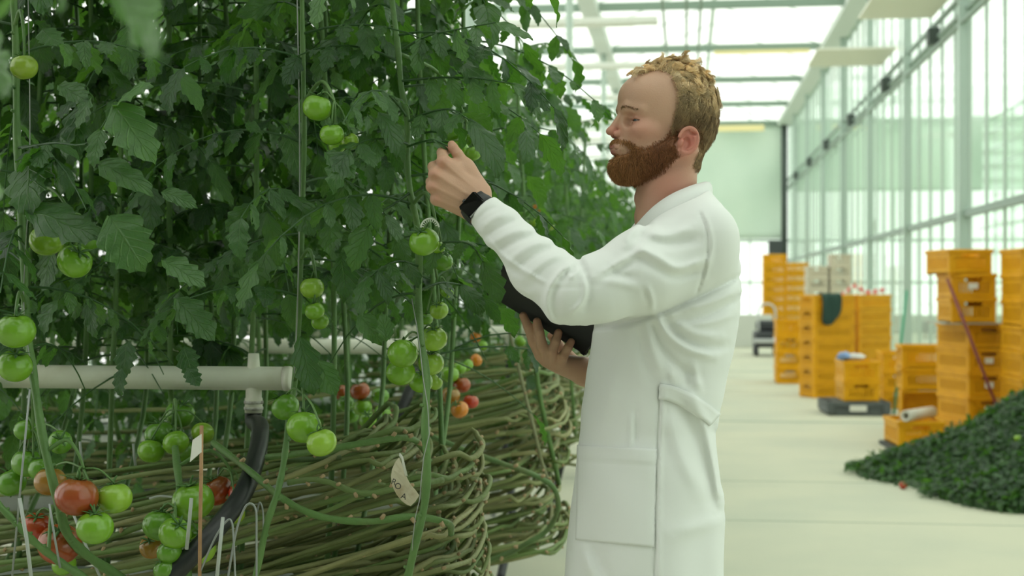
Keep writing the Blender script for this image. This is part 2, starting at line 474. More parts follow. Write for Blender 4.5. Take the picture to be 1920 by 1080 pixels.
skin = mat('skin', (0.56, 0.335, 0.235), rough=0.5, spec=0.4, sub=(0.12, (1.0, 0.35, 0.2), 0.012), vcol='skin', bump=(420, 0.10))
def coloured(o, name, c):
    at = o.data.attributes.new(name, 'FLOAT_COLOR', 'POINT')
    at.data.foreach_set('color', np.concatenate([c, np.ones((len(c), 1))], 1).astype(np.float32).ravel())
def hand_col(v, tips):
    base = np.array([0.55, 0.325, 0.225]); red = np.array([0.55, 0.22, 0.165]); w = np.zeros(len(v))
    for t in tips: w = np.maximum(w, 0.40*np.exp(-((v-t)**2).sum(1)/.012**2))
    return base*(1-w[:, None])+red*w[:, None]
lcol = hand_col(lhv, [chains[0][-1][0], chains[0][-2][0]]+[mc[i]+up for i in range(4)])
rcol = hand_col(rhv, [c[-1][0] for c in cr]+[L(1090, 690, .165)])
parts = [(hv, hf, head_col), (lhv, lhf, lcol), (rhv, rhf, rcol), (bv, bf, np.tile([0.55, .325, .225], (len(bv), 1)))]
tmp = []
for v, f, c in parts:
    o = meshobj('body', v, f, skin); coloured(o, 'skin', c); tmp.append(o)
body = tmp[0]
ok = True
try:
    for o in tmp[1:]:
        md = body.modifiers.new('u', 'BOOLEAN'); md.operation = 'UNION'; md.object = o; md.solver = 'MANIFOLD'
        dg = bpy.context.evaluated_depsgraph_get()
        me = bpy.data.meshes.new_from_object(body.evaluated_get(dg))
        if len(me.polygons) <= len(body.data.polygons): raise RuntimeError('boolean lost faces')
        body.modifiers.clear(); body.data = me
except Exception as e:
    ok = False; print('boolean failed', e)
if not ok:
    V = np.concatenate([q[0] for q in parts]); k = 0; FF = []
    for q in parts: FF.append(q[1]+k); k += len(q[0])
    bpy.data.objects.remove(body)
    body = meshobj('body', V, np.concatenate(FF), skin); coloured(body, 'skin', np.concatenate([q[2] for q in parts]))
for o in tmp[1:]: bpy.data.objects.remove(o)
body.data.polygons.foreach_set('use_smooth', np.ones(len(body.data.polygons), bool))
body.name = 'body'; body.parent = man

# ---- eyes
eye_m = [mat('eye_white', (.30, .25, .22), .4), mat('eye_iris', (.040, .050, .055), .25), mat('eye_pupil', (.01, .01, .01), .1)]
for s in (1, -1):
    c = hp(yaw_head(np.array([[1189.5, s*30.0, 233.0]])))[0]
    v, f = lathe([(0.0001, -1), *[(math.sin(t), -math.cos(t)) for t in np.linspace(.12, math.pi-.05, 22)]], 24)
    look = Vector((-math.cos(PSI+.05), -math.sin(PSI+.05)*1.0, -.16)).normalized()
    R = look.to_track_quat('Z', 'Y').to_matrix()
    v = (v*13.0/PS) @ np.array(R).T+c
    mi = []
    for q in f:
        a = np.mean([np.dot((v[i]-c)/(13.0/PS), np.array(look)) for i in q])
        mi.append(2 if a > .955 else 1 if a > .72 else 0)
    meshobj('eye', v, f, eye_m, man, True, mi)

# ---- strands
def strand_mesh(name, roots, dirs, lens, rads, m, parent, seg=5, droop=0.0, curl=0.0, turns=1.0, cols=None, flow=None, cl=None, clump=None):
    """tapered three sided hairs in one mesh"""
    n = len(roots); t = np.linspace(0, 1, seg+1)
    dirs = dirs/np.linalg.norm(dirs, axis=1, keepdims=True)
    fl = np.zeros((n, 3)) if flow is None else flow
    P = roots[:, None]+lens[:, None, None]*(t[None, :, None]*dirs[:, None]*(1-0.45*t[None, :, None])+(t[None, :, None]**2)*fl[:, None]*0.75)
    P[:, :, 2] -= droop*lens[:, None]*t[None]**2
    a = np.cross(dirs, np.array([0.3, 0.9, 0.2])); a /= np.linalg.norm(a, axis=1, keepdims=True); b = np.cross(dirs, a)
    ph = (rng.random(n)*6.28 if cl is None else cl)[:, None]+turns*6.28*t[None]
    P += curl*(t[None, :, None]**.7)*lens[:, None, None]*(np.cos(ph)[..., None]*a[:, None]+np.sin(ph)[..., None]*b[:, None])
    if clump is not None: P += (P[clump[0]]-P)*(clump[1]*t[None, :, None]**1.2)
    T = np.gradient(P, axis=1); T /= np.maximum(np.linalg.norm(T, axis=2, keepdims=True), 1e-9)
    A = np.cross(T, np.array([.21, .53, .82])); A /= np.maximum(np.linalg.norm(A, axis=2, keepdims=True), 1e-9); Bn = np.cross(T, A)
    r = rads[:, None]*(1-0.8*t[None]**2)
    V = []
    for k in range(3):
        w = 2*math.pi*k/3; V.append(P+r[..., None]*(math.cos(w)*A+math.sin(w)*Bn))
    V = np.stack(V, 2)                                   # n, seg+1, 3, 3
    idx = np.arange(n*(seg+1)*3).reshape(n, seg+1, 3); Fq = []
    for k in range(3):
        k2 = (k+1) % 3; Fq.append(np.stack([idx[:, :-1, k], idx[:, :-1, k2], idx[:, 1:, k2], idx[:, 1:, k]], -1).reshape(-1, 4))
    o = meshobj(name, V.reshape(-1, 3), np.concatenate(Fq), m, parent)
    if cols is not None: coloured(o, 'tint', np.repeat(cols, (seg+1)*3, axis=0))
    return o
def sample_faces(v, f, n, w):
    c = v[f].mean(1); ar = np.linalg.norm(np.cross(v[f[:, 2]]-v[f[:, 0]], v[f[:, 3]]-v[f[:, 1]]), axis=1)*w
    k = rng.choice(len(f), n, p=ar/ar.sum()); u = rng.random((n, 2))
    a = v[f[k, 0]]*(1-u[:, :1])+v[f[k, 1]]*u[:, :1]; b = v[f[k, 3]]*(1-u[:, :1])+v[f[k, 2]]*u[:, :1]
    return a*(1-u[:, 1:])+b*u[:, 1:], k
def shell(name, wv, lift, m, tint):
    """skin-hugging layer under the strands, thin at its edge"""
    keep = (wv[hf] > 0.5).all(1); ff = hf[keep]
    us, inv = np.unique(ff, return_inverse=True)
    vv = hv[us]+HN[us]*((np.clip(wv[us]-.5, 0, 1)/.5)**.8*lift+.0004)[:, None]; vi = hv[us]-HN[us]*0.002
    fo = inv.reshape(ff.shape); k = len(us)
    # rim
    ed = np.concatenate([fo[:, [a, (a+1) % 4]] for a in range(4)]); key = np.sort(ed, 1)
    _, ix, cn = np.unique(key, axis=0, return_index=True, return_counts=True); rim = ed[ix[cn == 1]]
    side = np.stack([rim[:, 1], rim[:, 0], rim[:, 0]+k, rim[:, 1]+k], 1)
    o = meshobj(name, np.concatenate([vv, vi]), np.concatenate([fo, fo[:, ::-1]+k, side]), m, man)
    coloured(o, 'tint', np.concatenate([tint[us], tint[us]])); return o
hX, hB, hY = hv0[:, 0], np.abs(hv0[:, 1]), hv0[:, 2]
notear = ~((hB > 64) & (((hX-1266)/21.0)**2+((hY-273)/28.0)**2 < 1)) & ~(hB > 75.5) & ~((hB > 60) & (((hX-1266)/15.0)**2+((hY-273)/23.0)**2 < 1))
hair_poly = [(1194, 150), (1212, 141), (1226, 141), (1238, 150), (1244, 172), (1245, 200), (1240, 222), (1236, 243), (1240, 262), (1248, 256), (1254, 244),
             (1264, 240), (1284, 244), (1296, 258), (1295, 282), (1284, 298), (1282, 316), (1292, 325), (1312, 325), (1390, 260), (1390, 90), (1180, 90), (1184, 140)]
beard_poly = [(1236, 236), (1248, 240), (1250, 260), (1247, 286), (1240, 308), (1222, 332), (1198, 350), (1165, 352), (1120, 345), (1120, 291), (1148, 292), (1152, 293),
              (1156, 291), (1157, 286), (1152, 279), (1144, 275), (1130, 274.5), (1130, 263), (1150, 263), (1160, 266), (1172, 277), (1182, 287), (1196, 286), (1212, 280), (1226, 270), (1233, 256)]
def poly_w(poly, X, Y, edge): return np.where(in_poly(X, Y, poly), np.clip(dist_poly(X, Y, poly, True)/edge, 0, 1), 0)
hw = poly_w(hair_poly, hX, hY, 11.0)*notear
beard_poly = [(1243, 236), (1256, 238), (1260, 258), (1258, 284), (1250, 306), (1228, 332), (1200, 348), (1165, 350), (1120, 345), (1120, 292), (1150, 292), (1160, 291),
              (1168, 288), (1170, 283), (1160, 274.5), (1150, 272.5), (1130, 272), (1130, 262), (1152, 262.5), (1166, 266), (1180, 276), (1194, 279), (1210, 272), (1226, 262), (1238, 250)]
bw = poly_w(beard_poly, hX, hY, np.where(hX < 1185, 6.0, 13.0))*notear
mouth = (np.abs(hY-282.5-.2*(hX-1145)) < 6.5) & (hX < 1158) & (hB < 18); bw = bw*~mouth
bw = np.where((hY < 277) & (hX < 1174), np.minimum(bw*1.5, .9), bw)
hair_m = mat('blond_hair', (.5, .36, .18), rough=.42, spec=.45, vcol='tint')
beard_m = mat('beard_hair', (.25, .10, .04), rough=.5, spec=.35, vcol='tint')
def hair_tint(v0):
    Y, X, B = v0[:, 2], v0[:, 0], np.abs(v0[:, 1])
    w = np.clip((Y-150)/75, 0, 1)[:, None]  # lighter crown, darker sides: partly own colour, partly backlight and root shade painted in
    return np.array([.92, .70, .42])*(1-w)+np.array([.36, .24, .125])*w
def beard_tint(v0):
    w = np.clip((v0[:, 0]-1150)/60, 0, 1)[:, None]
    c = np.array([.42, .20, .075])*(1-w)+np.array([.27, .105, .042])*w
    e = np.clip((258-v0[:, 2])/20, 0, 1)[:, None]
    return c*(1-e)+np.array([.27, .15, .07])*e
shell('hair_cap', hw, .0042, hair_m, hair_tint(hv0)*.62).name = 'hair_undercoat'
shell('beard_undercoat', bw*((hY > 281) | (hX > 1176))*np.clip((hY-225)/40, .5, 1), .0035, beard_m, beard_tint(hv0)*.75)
# hair: wavy locks
def grow_hair(n, wv):
    fw = wv[hf].mean(1); fw = np.where(fw > .02, .12+.88*fw, 0)
    rt, k = sample_faces(hv, hf, n, fw)
    c0 = hv0[hf[k]].mean(1); nn = HN[hf[k]].mean(1); nn /= np.linalg.norm(nn, axis=1, keepdims=True)
    return rt, c0, nn, fw[k]
rt, c0, nn, fw = grow_hair(22000, hw)
# locks: nearest seed decides direction and wave
ns = 520; sk = rng.choice(len(rt), ns, replace=False)
near = np.argmin(((rt[:, None]-rt[sk][None])**2).sum(-1), axis=1)
top = np.clip((215-c0[:, 2])/80, 0, 1)
fr = np.array([-math.cos(PSI), -math.sin(PSI), 0])
flow = np.stack([0*top+.15, 0*top, -1.0+0*top], 1)*(1-top)[:, None]+(-fr*.45+np.array([0, 0, .05]))*top[:, None]
front = np.clip((1225-c0[:, 0])/30, 0, 1)*top
flow += (fr*.75+np.array([0, 0, .05]))[None]*front[:, None]
ld = rng.normal(0, .55, (ns, 3))[near]
rt = rt+nn*(.0035*fw)[:, None]
lens = (.012+.017*top+.004*rng.random(len(rt)))*(.5+.5*fw)
lens = lens*np.clip(1-(c0[:, 2]-262)/60, .35, 1)
dirs = nn*.75+flow*.7+ld*(.25+.55*top)[:, None]+rng.normal(0, .12, (len(rt), 3))
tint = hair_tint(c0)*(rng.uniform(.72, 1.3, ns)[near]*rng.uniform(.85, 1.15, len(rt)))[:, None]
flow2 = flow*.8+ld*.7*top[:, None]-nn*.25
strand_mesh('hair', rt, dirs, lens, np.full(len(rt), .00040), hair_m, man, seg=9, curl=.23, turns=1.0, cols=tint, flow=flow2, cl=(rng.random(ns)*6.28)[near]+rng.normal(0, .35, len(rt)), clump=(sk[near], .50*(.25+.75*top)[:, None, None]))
# beard
rt, c0, nn, fw = grow_hair(13000, bw)
chin = np.clip((1215-c0[:, 0])/60, 0, 1)*np.clip((c0[:, 2]-285)/20, 0, 1)
rt = rt+nn*(.0025*fw)[:, None]
lens = (.0075+.010*chin+.004*rng.random(len(rt)))*(.45+.55*fw)*np.clip((c0[:, 2]-225)/40, .35, 1)
mo = (c0[:, 2] < 278) & (c0[:, 0] < 1172)
lens = np.where(mo, .0085, lens)
dirs = nn*.7+np.array([.12, 0, -.75])+rng.normal(0, .22, (len(rt), 3))
dirs[mo] = nn[mo]*.35+np.array([0.1, 0, -.9])+rng.normal(0, .15, (mo.sum(), 3))
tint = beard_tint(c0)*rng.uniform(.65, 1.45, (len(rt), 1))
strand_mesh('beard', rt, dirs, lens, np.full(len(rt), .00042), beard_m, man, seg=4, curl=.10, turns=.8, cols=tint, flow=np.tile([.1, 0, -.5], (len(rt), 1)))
# eyebrows
brow = np.array([[1163, 18], [1170, 24], [1180, 34], [1192, 45]], float); browY = np.array([207, 205.5, 207, 213.5])
for s in (1, -1):
    lo_ = [];
    Xb = hv0[:, 0]; mask = (hX < 1202) & (hB > 12) & (hB < 50) & (s*hv0[:, 1] > 0)
    yb = np.interp(hB, [14, 24, 34, 46], [208, 206, 207, 213]); wv = np.where(mask, np.exp(-((hY-yb)/2.0)**2), 0)
    fwb = wv[hf].mean(1); fwb[fwb < .25] = 0
    rb, k = sample_faces(hv, hf, 170, fwb); cb = hv0[hf[k]].mean(1); nb = HN[hf[k]].mean(1)
    out_ = np.array([.55, -.8*s, .05])
    strand_mesh('eyebrow', rb, nb*.45+out_*.8+rng.normal(0, .12, (170, 3))+np.array([0, 0, .25]), np.full(170, .0062), np.full(170, .0003), hair_m, man, seg=3,
                cols=np.tile([.34, .22, .12], (170, 1))*rng.uniform(.7, 1.3, (170, 1)))

# ---- lab coat
white = mat('coat_cotton', (.80, .81, .80), rough=.85, spec=.25, sheen=.15, bump=(900, .05))
rows = np.array([ # py, front px, back px, half width m
    (352, 1262, 1318, .055), (372, 1240, 1333, .085), (388, 1222, 1346, .125), (410, 1203, 1359, .160), (440, 1178, 1370, .188), (500, 1142, 1383, .200), (560, 1122, 1385, .198), (610, 1114, 1381, .194),
    (660, 1107, 1371, .188), (720, 1098, 1357, .182), (760, 1092, 1348, .180), (800, 1088, 1341, .182), (850, 1083, 1344, .192), (960, 1070, 1353, .208), (1080, 1059, 1352, .220), (1250, 1048, 1350, .232), (1330, 1046, 1350, .235)])
zr = CH-(rows[:, 0]-540)/PS
def coat_field(p):
    z = p[..., 2]
    zi, o = zr[::-1], rows[::-1]
    fx = np.interp(z, zi, (o[:, 1]-1230)/PS).astype(np.float32); bx = np.interp(z, zi, (o[:, 2]-1230)/PS).astype(np.float32)
    hw_ = np.interp(z, zi, o[:, 3]).astype(np.float32)
    cx = (fx+bx)/2; rx = (bx-fx)/2
    e = (np.abs((p[..., 0]-cx)/rx)**2.25+np.abs(p[..., 1]/hw_)**2.25)**(1/2.25)
    d = (e-1)*np.minimum(rx, hw_)
    K = lambda a, b, ra, rb: sd_cone(p, a, b, ra, rb)
    for s in (-1, 1):                                                   # shoulder slope
        d = smin(d, K(L(1290, 400, s*.06), L(1322, 440, s*.165), .045, .055), .04)
    n = np.array([L(1198, 425)-L(1331, 352)])[0]; n = np.array([-n[2], 0, n[0]]); n = (n/np.linalg.norm(n)); n = n if n[2] > 0 else -n
    d = np.maximum(d, (p-L(1331, 356).astype(np.float32)) @ n.astype(np.float32))
    S = [L(1296, 474, -.145), L(1205, 508, -.195), L(1122, 543, -.218), L(1072, 548, -.228)]
    a = K(S[0], S[1], .078, .073); a = smin(a, K(S[1], S[2], .073, .061), .02); a = smin(a, K(S[2], S[3], .061, .059), .02)
    fo = K(S[3], L(1005, 499, -.195), .058, .049); fo = smin(fo, K(L(1005, 499, -.195), L(940, 428, -.150), .048, .0385), .02)
    fo = smin(fo, K(L(940, 428, -.150), L(893, 382, -.115), .0385, .0315), .01)
    # the cuff end, cut square to the forearm
    ax = L(893, 387, -.112)-L(960, 452, -.140); ax = (ax/np.linalg.norm(ax)).astype(np.float32)
    cut = (p-L(906, 399, -.117).astype(np.float32)) @ ax
    fo = np.maximum(fo, cut)
    a = smin(a, fo, .005)
    d = smin(d, a, .035)
    b = K(L(1300, 478, .155), L(1225, 640, .235), .078, .064); b = smin(b, K(L(1225, 640, .235), L(1132, 696, .205), .062, .045), .02)
    d = smin(d, b, .022)
    # neck opening and hem
    return np.maximum(d, .60-z)
# folds traced as (points in the photograph, width px, height mm); ridges > 0, creases < 0
FOLDS = [
    ([(1084, 489), (1070, 505), (1052, 522)], 7, -5), ([(1085, 487), (1092, 500), (1096, 520)], 6, -5),
    ([(1078, 492), (1050, 512), (1030, 540), (1024, 568), (1032, 596), (1046, 608)], 6, 5), ([(1050, 530), (1040, 555), (1043, 580)], 8, -3),
    ([(1091, 508), (1097, 540), (1092, 565), (1072, 586)], 5, 4), ([(1100, 512), (1106, 545), (1096, 578)], 6, -3),
    ([(1074, 500), (1066, 512), (1072, 520), (1082, 508)], 4, 3), ([(1030, 540), (1090, 538)], 3, -1.2),
    ([(1056, 474), (1022, 490), (985, 520)], 8, 4), ([(1042, 462), (1010, 474), (968, 506)], 7, -3.5), ([(1030, 452), (992, 462), (950, 492)], 7, 3.5),
    ([(1010, 440), (970, 452), (930, 474)], 7, -3.5), ([(994, 428), (955, 438), (918, 458)], 7, 3.5), ([(972, 412), (940, 424), (908, 446)], 6, -3), ([(955, 400), (925, 410), (900, 430)], 6, 3), ([(936, 386), (912, 396), (893, 414)], 5, -2),
    ([(915, 450), (950, 485), (990, 512), (1022, 530)], 4, 3.2), ([(912, 460), (946, 495), (985, 522)], 6, -2.2), ([(1010, 545), (985, 550), (960, 530)], 9, 2.5),
    ([(1205, 412), (1180, 440), (1172, 460)], 6, 3.5), ([(1215, 425), (1195, 452), (1180, 478)], 8, -4),
    ([(1212, 432), (1252, 440), (1300, 425)], 9, 4), ([(1205, 450), (1250, 458), (1310, 450)], 9, -4), ([(1190, 462), (1230, 480), (1270, 502), (1322, 488)], 8, 5), ([(1185, 478), (1222, 500), (1265, 518), (1318, 508)], 9, -4),
    ([(1206, 468), (1170, 486), (1130, 512)], 7, 4), ([(1196, 488), (1160, 505), (1118, 530)], 8, -3.5), ([(1140, 500), (1158, 515), (1190, 520)], 6, -3), ([(1112, 522), (1150, 528), (1200, 540)], 8, 2.5),
    ([(1213, 536), (1222, 560), (1224, 588)], 5, 2.5), ([(1206, 540), (1214, 565)], 5, -2),
    ([(1312, 398), (1324, 430), (1327, 470), (1316, 520), (1306, 552)], 3.0, -2.6), ([(1319, 398), (1331, 430), (1334, 470), (1322, 522)], 4, 1.6),
    ([(1110, 614), (1170, 606), (1230, 590), (1300, 562), (1345, 540), (1384, 520)], 6, -6), ([(1384, 545), (1340, 565), (1290, 580)], 7, 3.5), ([(1384, 560), (1345, 582), (1300, 600), (1260, 602)], 7, -3), ([(1380, 588), (1335, 604), (1285, 606)], 8, 2.5),
    ([(1232, 595), (1250, 625), (1290, 655), (1340, 668)], 8, 5), ([(1246, 598), (1275, 630), (1320, 650), (1362, 648)], 8, -4), ([(1222, 600), (1240, 650), (1275, 690), (1310, 705)], 9, -3.5), ([(1262, 600), (1300, 625), (1350, 632)], 9, 3.5),
    ([(1215, 605), (1222, 650), (1240, 700)], 9, 3), ([(1195, 610), (1205, 660), (1222, 712)], 10, -2.5),
    ([(1237, 722), (1234, 800), (1230, 900), (1228, 1000), (1226, 1085)], 3, -3), ([(1243, 722), (1241, 800), (1236, 900), (1234, 1085)], 5, 1.6),
    ([(1290, 735), (1322, 800), (1340, 880), (1350, 940)], 9, 5), ([(1272, 760), (1302, 820), (1328, 900), (1340, 960)], 10, -4), ([(1252, 770), (1275, 850), (1310, 920)], 14, 3), ([(1338, 800), (1348, 860), (1352, 920)], 5, -4),
    ([(1255, 690), (1263, 715)], 7, 3), ([(1300, 680), (1312, 735)], 7, 3), ([(1280, 690), (1290, 730)], 7, -3), ([(1262, 1000), (1300, 990), (1345, 975)], 14, 2.5),
    ([(1184, 780), (1182, 840)], 5, 2.5), ([(1192, 760), (1190, 835)], 6, -2), ([(1120, 700), (1105, 800)], 16, -3), ([(1150, 690), (1135, 800)], 16, 3), ([(1095, 1030), (1110, 1085)], 10, 4), ([(1112, 1020), (1135, 1085)], 12, -4)]
h = 0.0034
lo = np.array([-.40, -.345, .59]); hi = np.array([.20, .345, 1.62])
cp = grid_pts(lo, hi, h)
cd = coat_field(cp)
band = np.abs(cd) < .016
bp = cp[band]; px_, py_ = loc_px(bp)
near_w = np.clip((.06-bp[:, 1])/.10, 0, 1); add = np.zeros(len(bp))
for pts, w, a in FOLDS:
    q = np.array(pts, float); m = (px_ > q[:, 0].min()-3*w) & (px_ < q[:, 0].max()+3*w) & (py_ > q[:, 1].min()-3*w) & (py_ < q[:, 1].max()+3*w) & (near_w > 0)
    if not m.any(): continue
    qs = smooth_curve(np.c_[q, np.zeros(len(q))], 14)[:, :2]
    dd = dist_poly(px_[m], py_[m], qs)
    # fade out at both ends of the fold
    e0 = np.hypot(px_[m]-q[0, 0], py_[m]-q[0, 1]); e1 = np.hypot(px_[m]-q[-1, 0], py_[m]-q[-1, 1])
    fade = np.clip(.35+np.minimum(e0, e1)/(3.2*w), 0, 1)
    add[m] += a*.0015*np.exp(-(dd/w)**2)*fade
add *= near_w
# soft irregular drape everywhere
X_, Y_, Z_ = bp[:, 0], bp[:, 1], bp[:, 2]
ang = np.arctan2(Y_, X_-.02)
sk_w = np.clip((1.05-Z_)/.4, 0, 1)
add += sk_w*.006*(np.sin(7*ang+1.5*np.sin(3*Z_)+.4)+.5*np.sin(12*ang+2.2))*np.clip((np.abs(Y_)-.02)/.05, .25, 1)*np.where((px_ < 1236) & (Y_ < 0), .35, 1)
add += .0012*np.sin(33*X_+19*Z_+3*np.sin(11*Z_))*np.sin(27*Z_-9*Y_)
cd[band] -= add.astype(np.float32)
cv, cf = surface_nets(cd, lo, h)
del cp, cd
coat = meshobj('lab_coat', cv, cf, white, man)
cbvh = BVHTree.FromPolygons([tuple(q) for q in cv], [tuple(int(i) for i in q) for q in cf])
cam_l = Vector((-X0, -PD, CH))
def cast(px, py):
    r = (Vector(L(px, py, 0))-cam_l).normalized(); hit = cbvh.ray_cast(cam_l, r)
    return (hit[0], hit[1], r) if hit[0] is not None else None
def patch(name, quad, nu, nv, thick, m, parent, extra=None):
    """a cloth patch sewn on the coat: quad corners in the photograph, clockwise from top left"""
    q = np.array(quad, float); G = np.zeros((nv+1, nu+1, 3)); N = np.zeros_like(G)
    for j in range(nv+1):
        for i in range(nu+1):
            u, w = i/nu, j/nv
            pt = (q[0]*(1-u)+q[1]*u)*(1-w)+(q[3]*(1-u)+q[2]*u)*w
            r = cast(*pt)
            if r is None:
                r = cast(pt[0]+3, pt[1])
            G[j, i] = r[0]; N[j, i] = np.array(-r[2])*.4+np.array(r[1])*.6
    t = np.full((nv+1, nu+1), thick)
    if extra is not None: t += extra(np.linspace(0, 1, nv+1)[:, None], np.linspace(0, 1, nu+1)[None])
    top = (G+N*t[..., None]).reshape(-1, 3); bot = (G-N*.002).reshape(-1, 3); k = len(top); f = []
    I = lambda j, i: j*(nu+1)+i
    for j in range(nv):
        for i in range(nu):
            f.append((I(j, i), I(j+1, i), I(j+1, i+1), I(j, i+1))); f.append(tuple(a+k for a in (I(j, i), I(j, i+1), I(j+1, i+1), I(j+1, i))))
    for i in range(nu): f.append((I(0, i+1), I(0, i+1)+k, I(0, i)+k, I(0, i))); f.append((I(nv, i), I(nv, i)+k, I(nv, i+1)+k, I(nv, i+1)))
    for j in range(nv): f.append((I(j, 0), I(j, 0)+k, I(j+1, 0)+k, I(j+1, 0))); f.append((I(j+1, nu), I(j+1, nu)+k, I(j, nu)+k, I(j, nu)))
    o = meshobj(name, np.concatenate([top, bot]), f, m, parent, True)
    return o
hem = lambda w, u: .0012*(w < .16)-.0010*np.exp(-((w-.17)/.02)**2)+.0022*np.sin(9*u+1)*np.exp(-((w-.05)/.12)**2)+.003*np.exp(-((w-.5)/.3)**2)*np.sin(3.1*u)
patch('pocket', [(1085, 834), (1231, 842), (1226, 1026), (1080, 1012)], 30, 36, .0028, white, coat, hem)
belt_c = smooth_curve([(1236, 734, 0), (1262, 739, 0), (1295, 755, 0), (1320, 771, 0), (1339, 787, 0)], 22)[:, :2]
bt = np.gradient(belt_c, axis=0); bt /= np.linalg.norm(bt, axis=1, keepdims=True); bn = np.c_[-bt[:, 1], bt[:, 0]]
mbelt = MB(); Gt = []; Gb = []
for (c, n_) in zip(belt_c, bn):
    for s in np.linspace(-1, 1, 5):
        pt = c+n_*s*15
        r = cast(*pt) or cast(pt[0]-4, pt[1]) or cast(pt[0]-9, pt[1])
        nn_ = np.array(-r[2])*.5+np.array(r[1])*.5
        Gt.append(np.array(r[0])+nn_*(.0065)); Gb.append(np.array(r[0])+nn_*.0005)
k = len(Gt); f = []
for i in range(len(belt_c)-1):
    for j in range(4):
        a = i*5+j; f.append((a, a+5, a+6, a+1)); f.append((a+k, a+1+k, a+6+k, a+5+k))
    f.append((i*5, i*5+k, i*5+5+k, i*5+5)); f.append((i*5+9, i*5+9+k, i*5+4+k, i*5+4))
f.append((0, 1, 1+k, k)); f.append((1, 2, 2+k, 1+k)); f.append((2, 3, 3+k, 2+k)); f.append((3, 4, 4+k, 3+k))
e = (len(belt_c)-1)*5
for j in range(4): f.append((e+j+1, e+j, e+j+k, e+j+1+k))
belt = meshobj('belt', np.array(Gt+Gb), f, white, coat, True, fix=True)
v, f = lathe([(.0001, .004), (.007, .004), (.009, .002), (.009, -.002), (.0001, -.002)], 20)
bc = L(1340, 796, -.06); meshobj('button', v @ rotx(math.pi/2).T @ rotz(1.0).T+bc, f, mat('button_plastic', (.8, .82, .84), .3), coat, True, fix=True)
# collar
Uc = [L(1328, 341, 0), L(1318, 341, -.035), L(1292, 349, -.064), L(1255, 366, -.072), L(1222, 391, -.058), L(1196, 424, -.024)]
Oc = [L(1335, 372, 0), L(1328, 374, -.062), L(1298, 380, -.104), L(1254, 400, -.118), L(1212, 428, -.092), L(1176, 458, -.030)]
Ic = [L(1316, 372, 0), L(1308, 374, -.034), L(1284, 380, -.056), L(1252, 396, -.062), L(1226, 416, -.050), L(1202, 440, -.020)]
def both(c):
    c = smooth_curve(c, 26); far = c[:0:-1]*np.array([1, -1, 1]); return np.concatenate([far, c])
U_, O_, I_ = both(Uc), both(Oc), both(Ic)
ringn = 12; G = []
for a, b, c in zip(I_, U_, O_):
    out = c-a; out[2] = 0
    for t in np.linspace(0, 1, ringn):
        if t < .4: s = t/.4; G.append(a*(1-s)+b*s)
        else: s = (t-.4)/.6; G.append(b*(1-s)+c*s+np.array([0, 0, .007])*math.sin(math.pi*s)+out*.16*math.sin(math.pi*s))
f = []
for i in range(len(U_)-1):
    for j in range(ringn-1): f.append((i*ringn+j, (i+1)*ringn+j, (i+1)*ringn+j+1, i*ringn+j+1))
collar = meshobj('collar', np.array(G), f, white, coat)
sm = collar.modifiers.new('thickness', 'SOLIDIFY'); sm.thickness = .0022; sm.offset = 0
# trousers and shoes
mt = MB()
for s in (-1, 1):
    P = [(-.005, s*.078, .92), (.0, s*.088, .7), (.005, s*.098, .45), (.025, s*.105, .10)]
    mt.tube(smooth_curve(P, 16), np.linspace(.078, .074, 16), 20)
mt.obj('trousers', mat('trouser_cloth', (.05, .055, .07), .8), man)
for s in (-1, 1):
    P = smooth_curve([(.075, s*.10, .05), (.02, s*.105, .055), (-.06, s*.112, .042), (-.15, s*.12, .03)], 14)
    v, f = tube_arrays(P, [.03, .044, .05, .052, .052, .052, .052, .052, .052, .05, .048, .044, .036, .02], 16)
    v[:, 2] = np.maximum(v[:, 2], 0); meshobj('shoe', v, f, mat('shoe_leather', (.03, .03, .03), .5), man)

# ---- smartwatch on the left wrist
watch = thing('smartwatch', 'black smartwatch with a square dark screen strapped on the raised left wrist', 'watch', man_loc, TH)
blk = mat('watch_case', (.018, .018, .02), .25, coat=.3); rub = mat('watch_rubber', (.035, .037, .04), .55); scr = mat('watch_glass', (.004, .004, .005), .12, spec=.18); alu = mat('watch_edge', (.35, .36, .38), .3, metal=1)
wc = L(895.5, 389.5, -.1145); axd = L(960, 452, -.140)-L(893, 387, -.112); axd /= np.linalg.norm(axd)
nc = np.array([0, -1, 0.0])-axd*np.dot([0, -1, 0], axd); nc /= np.linalg.norm(nc); nc = nc-np.cross(nc, axd)*0.10; nc /= np.linalg.norm(nc); cc = np.cross(nc, axd)
M = np.eye(4); M[:3, 0] = axd; M[:3, 1] = cc; M[:3, 2] = nc
cz = .0315; k115 = 1.14; M[:3, :3] *= k115
Mc = M.copy(); Mc[:3, 3] = wc+nc*cz-cc*.001
MB().box((-.0145, -.0190, -.006), (.0145, .0190, .0045), Mc, bev=.0035).obj('case', blk, watch)
MB().box((-.0128, -.0172, .004), (.0128, .0172, .0056), Mc, bev=.0012).obj('screen', scr, watch)
MB().box((.0118, -.0165, .0030), (.0147, .0165, .0052), Mc, bev=.0008).obj('case_edge', alu, watch)
a = np.linspace(0, 2*np.pi, 48, endpoint=False); V = []
for t, r in ((-.011, 0), (-.011, .0022), (.011, .0022), (.011, 0)):
    V.append(wc+axd*t*k115+np.outer((.0300+r)*np.cos(a), cc)+np.outer((.0278+r)*np.sin(a), nc))
V = np.stack(V, 1).reshape(-1, 3); f = []
for i in range(48):
    for j in range(4): f.append((i*4+j, i*4+(j+1) % 4, ((i+1) % 48)*4+(j+1) % 4, ((i+1) % 48)*4+j))
meshobj('strap', V, f, rub, watch, True, fix=True)
v, f = lathe([(.0001, .0022), (.0032, .0022), (.0034, -.0022), (.0001, -.0022)], 16)
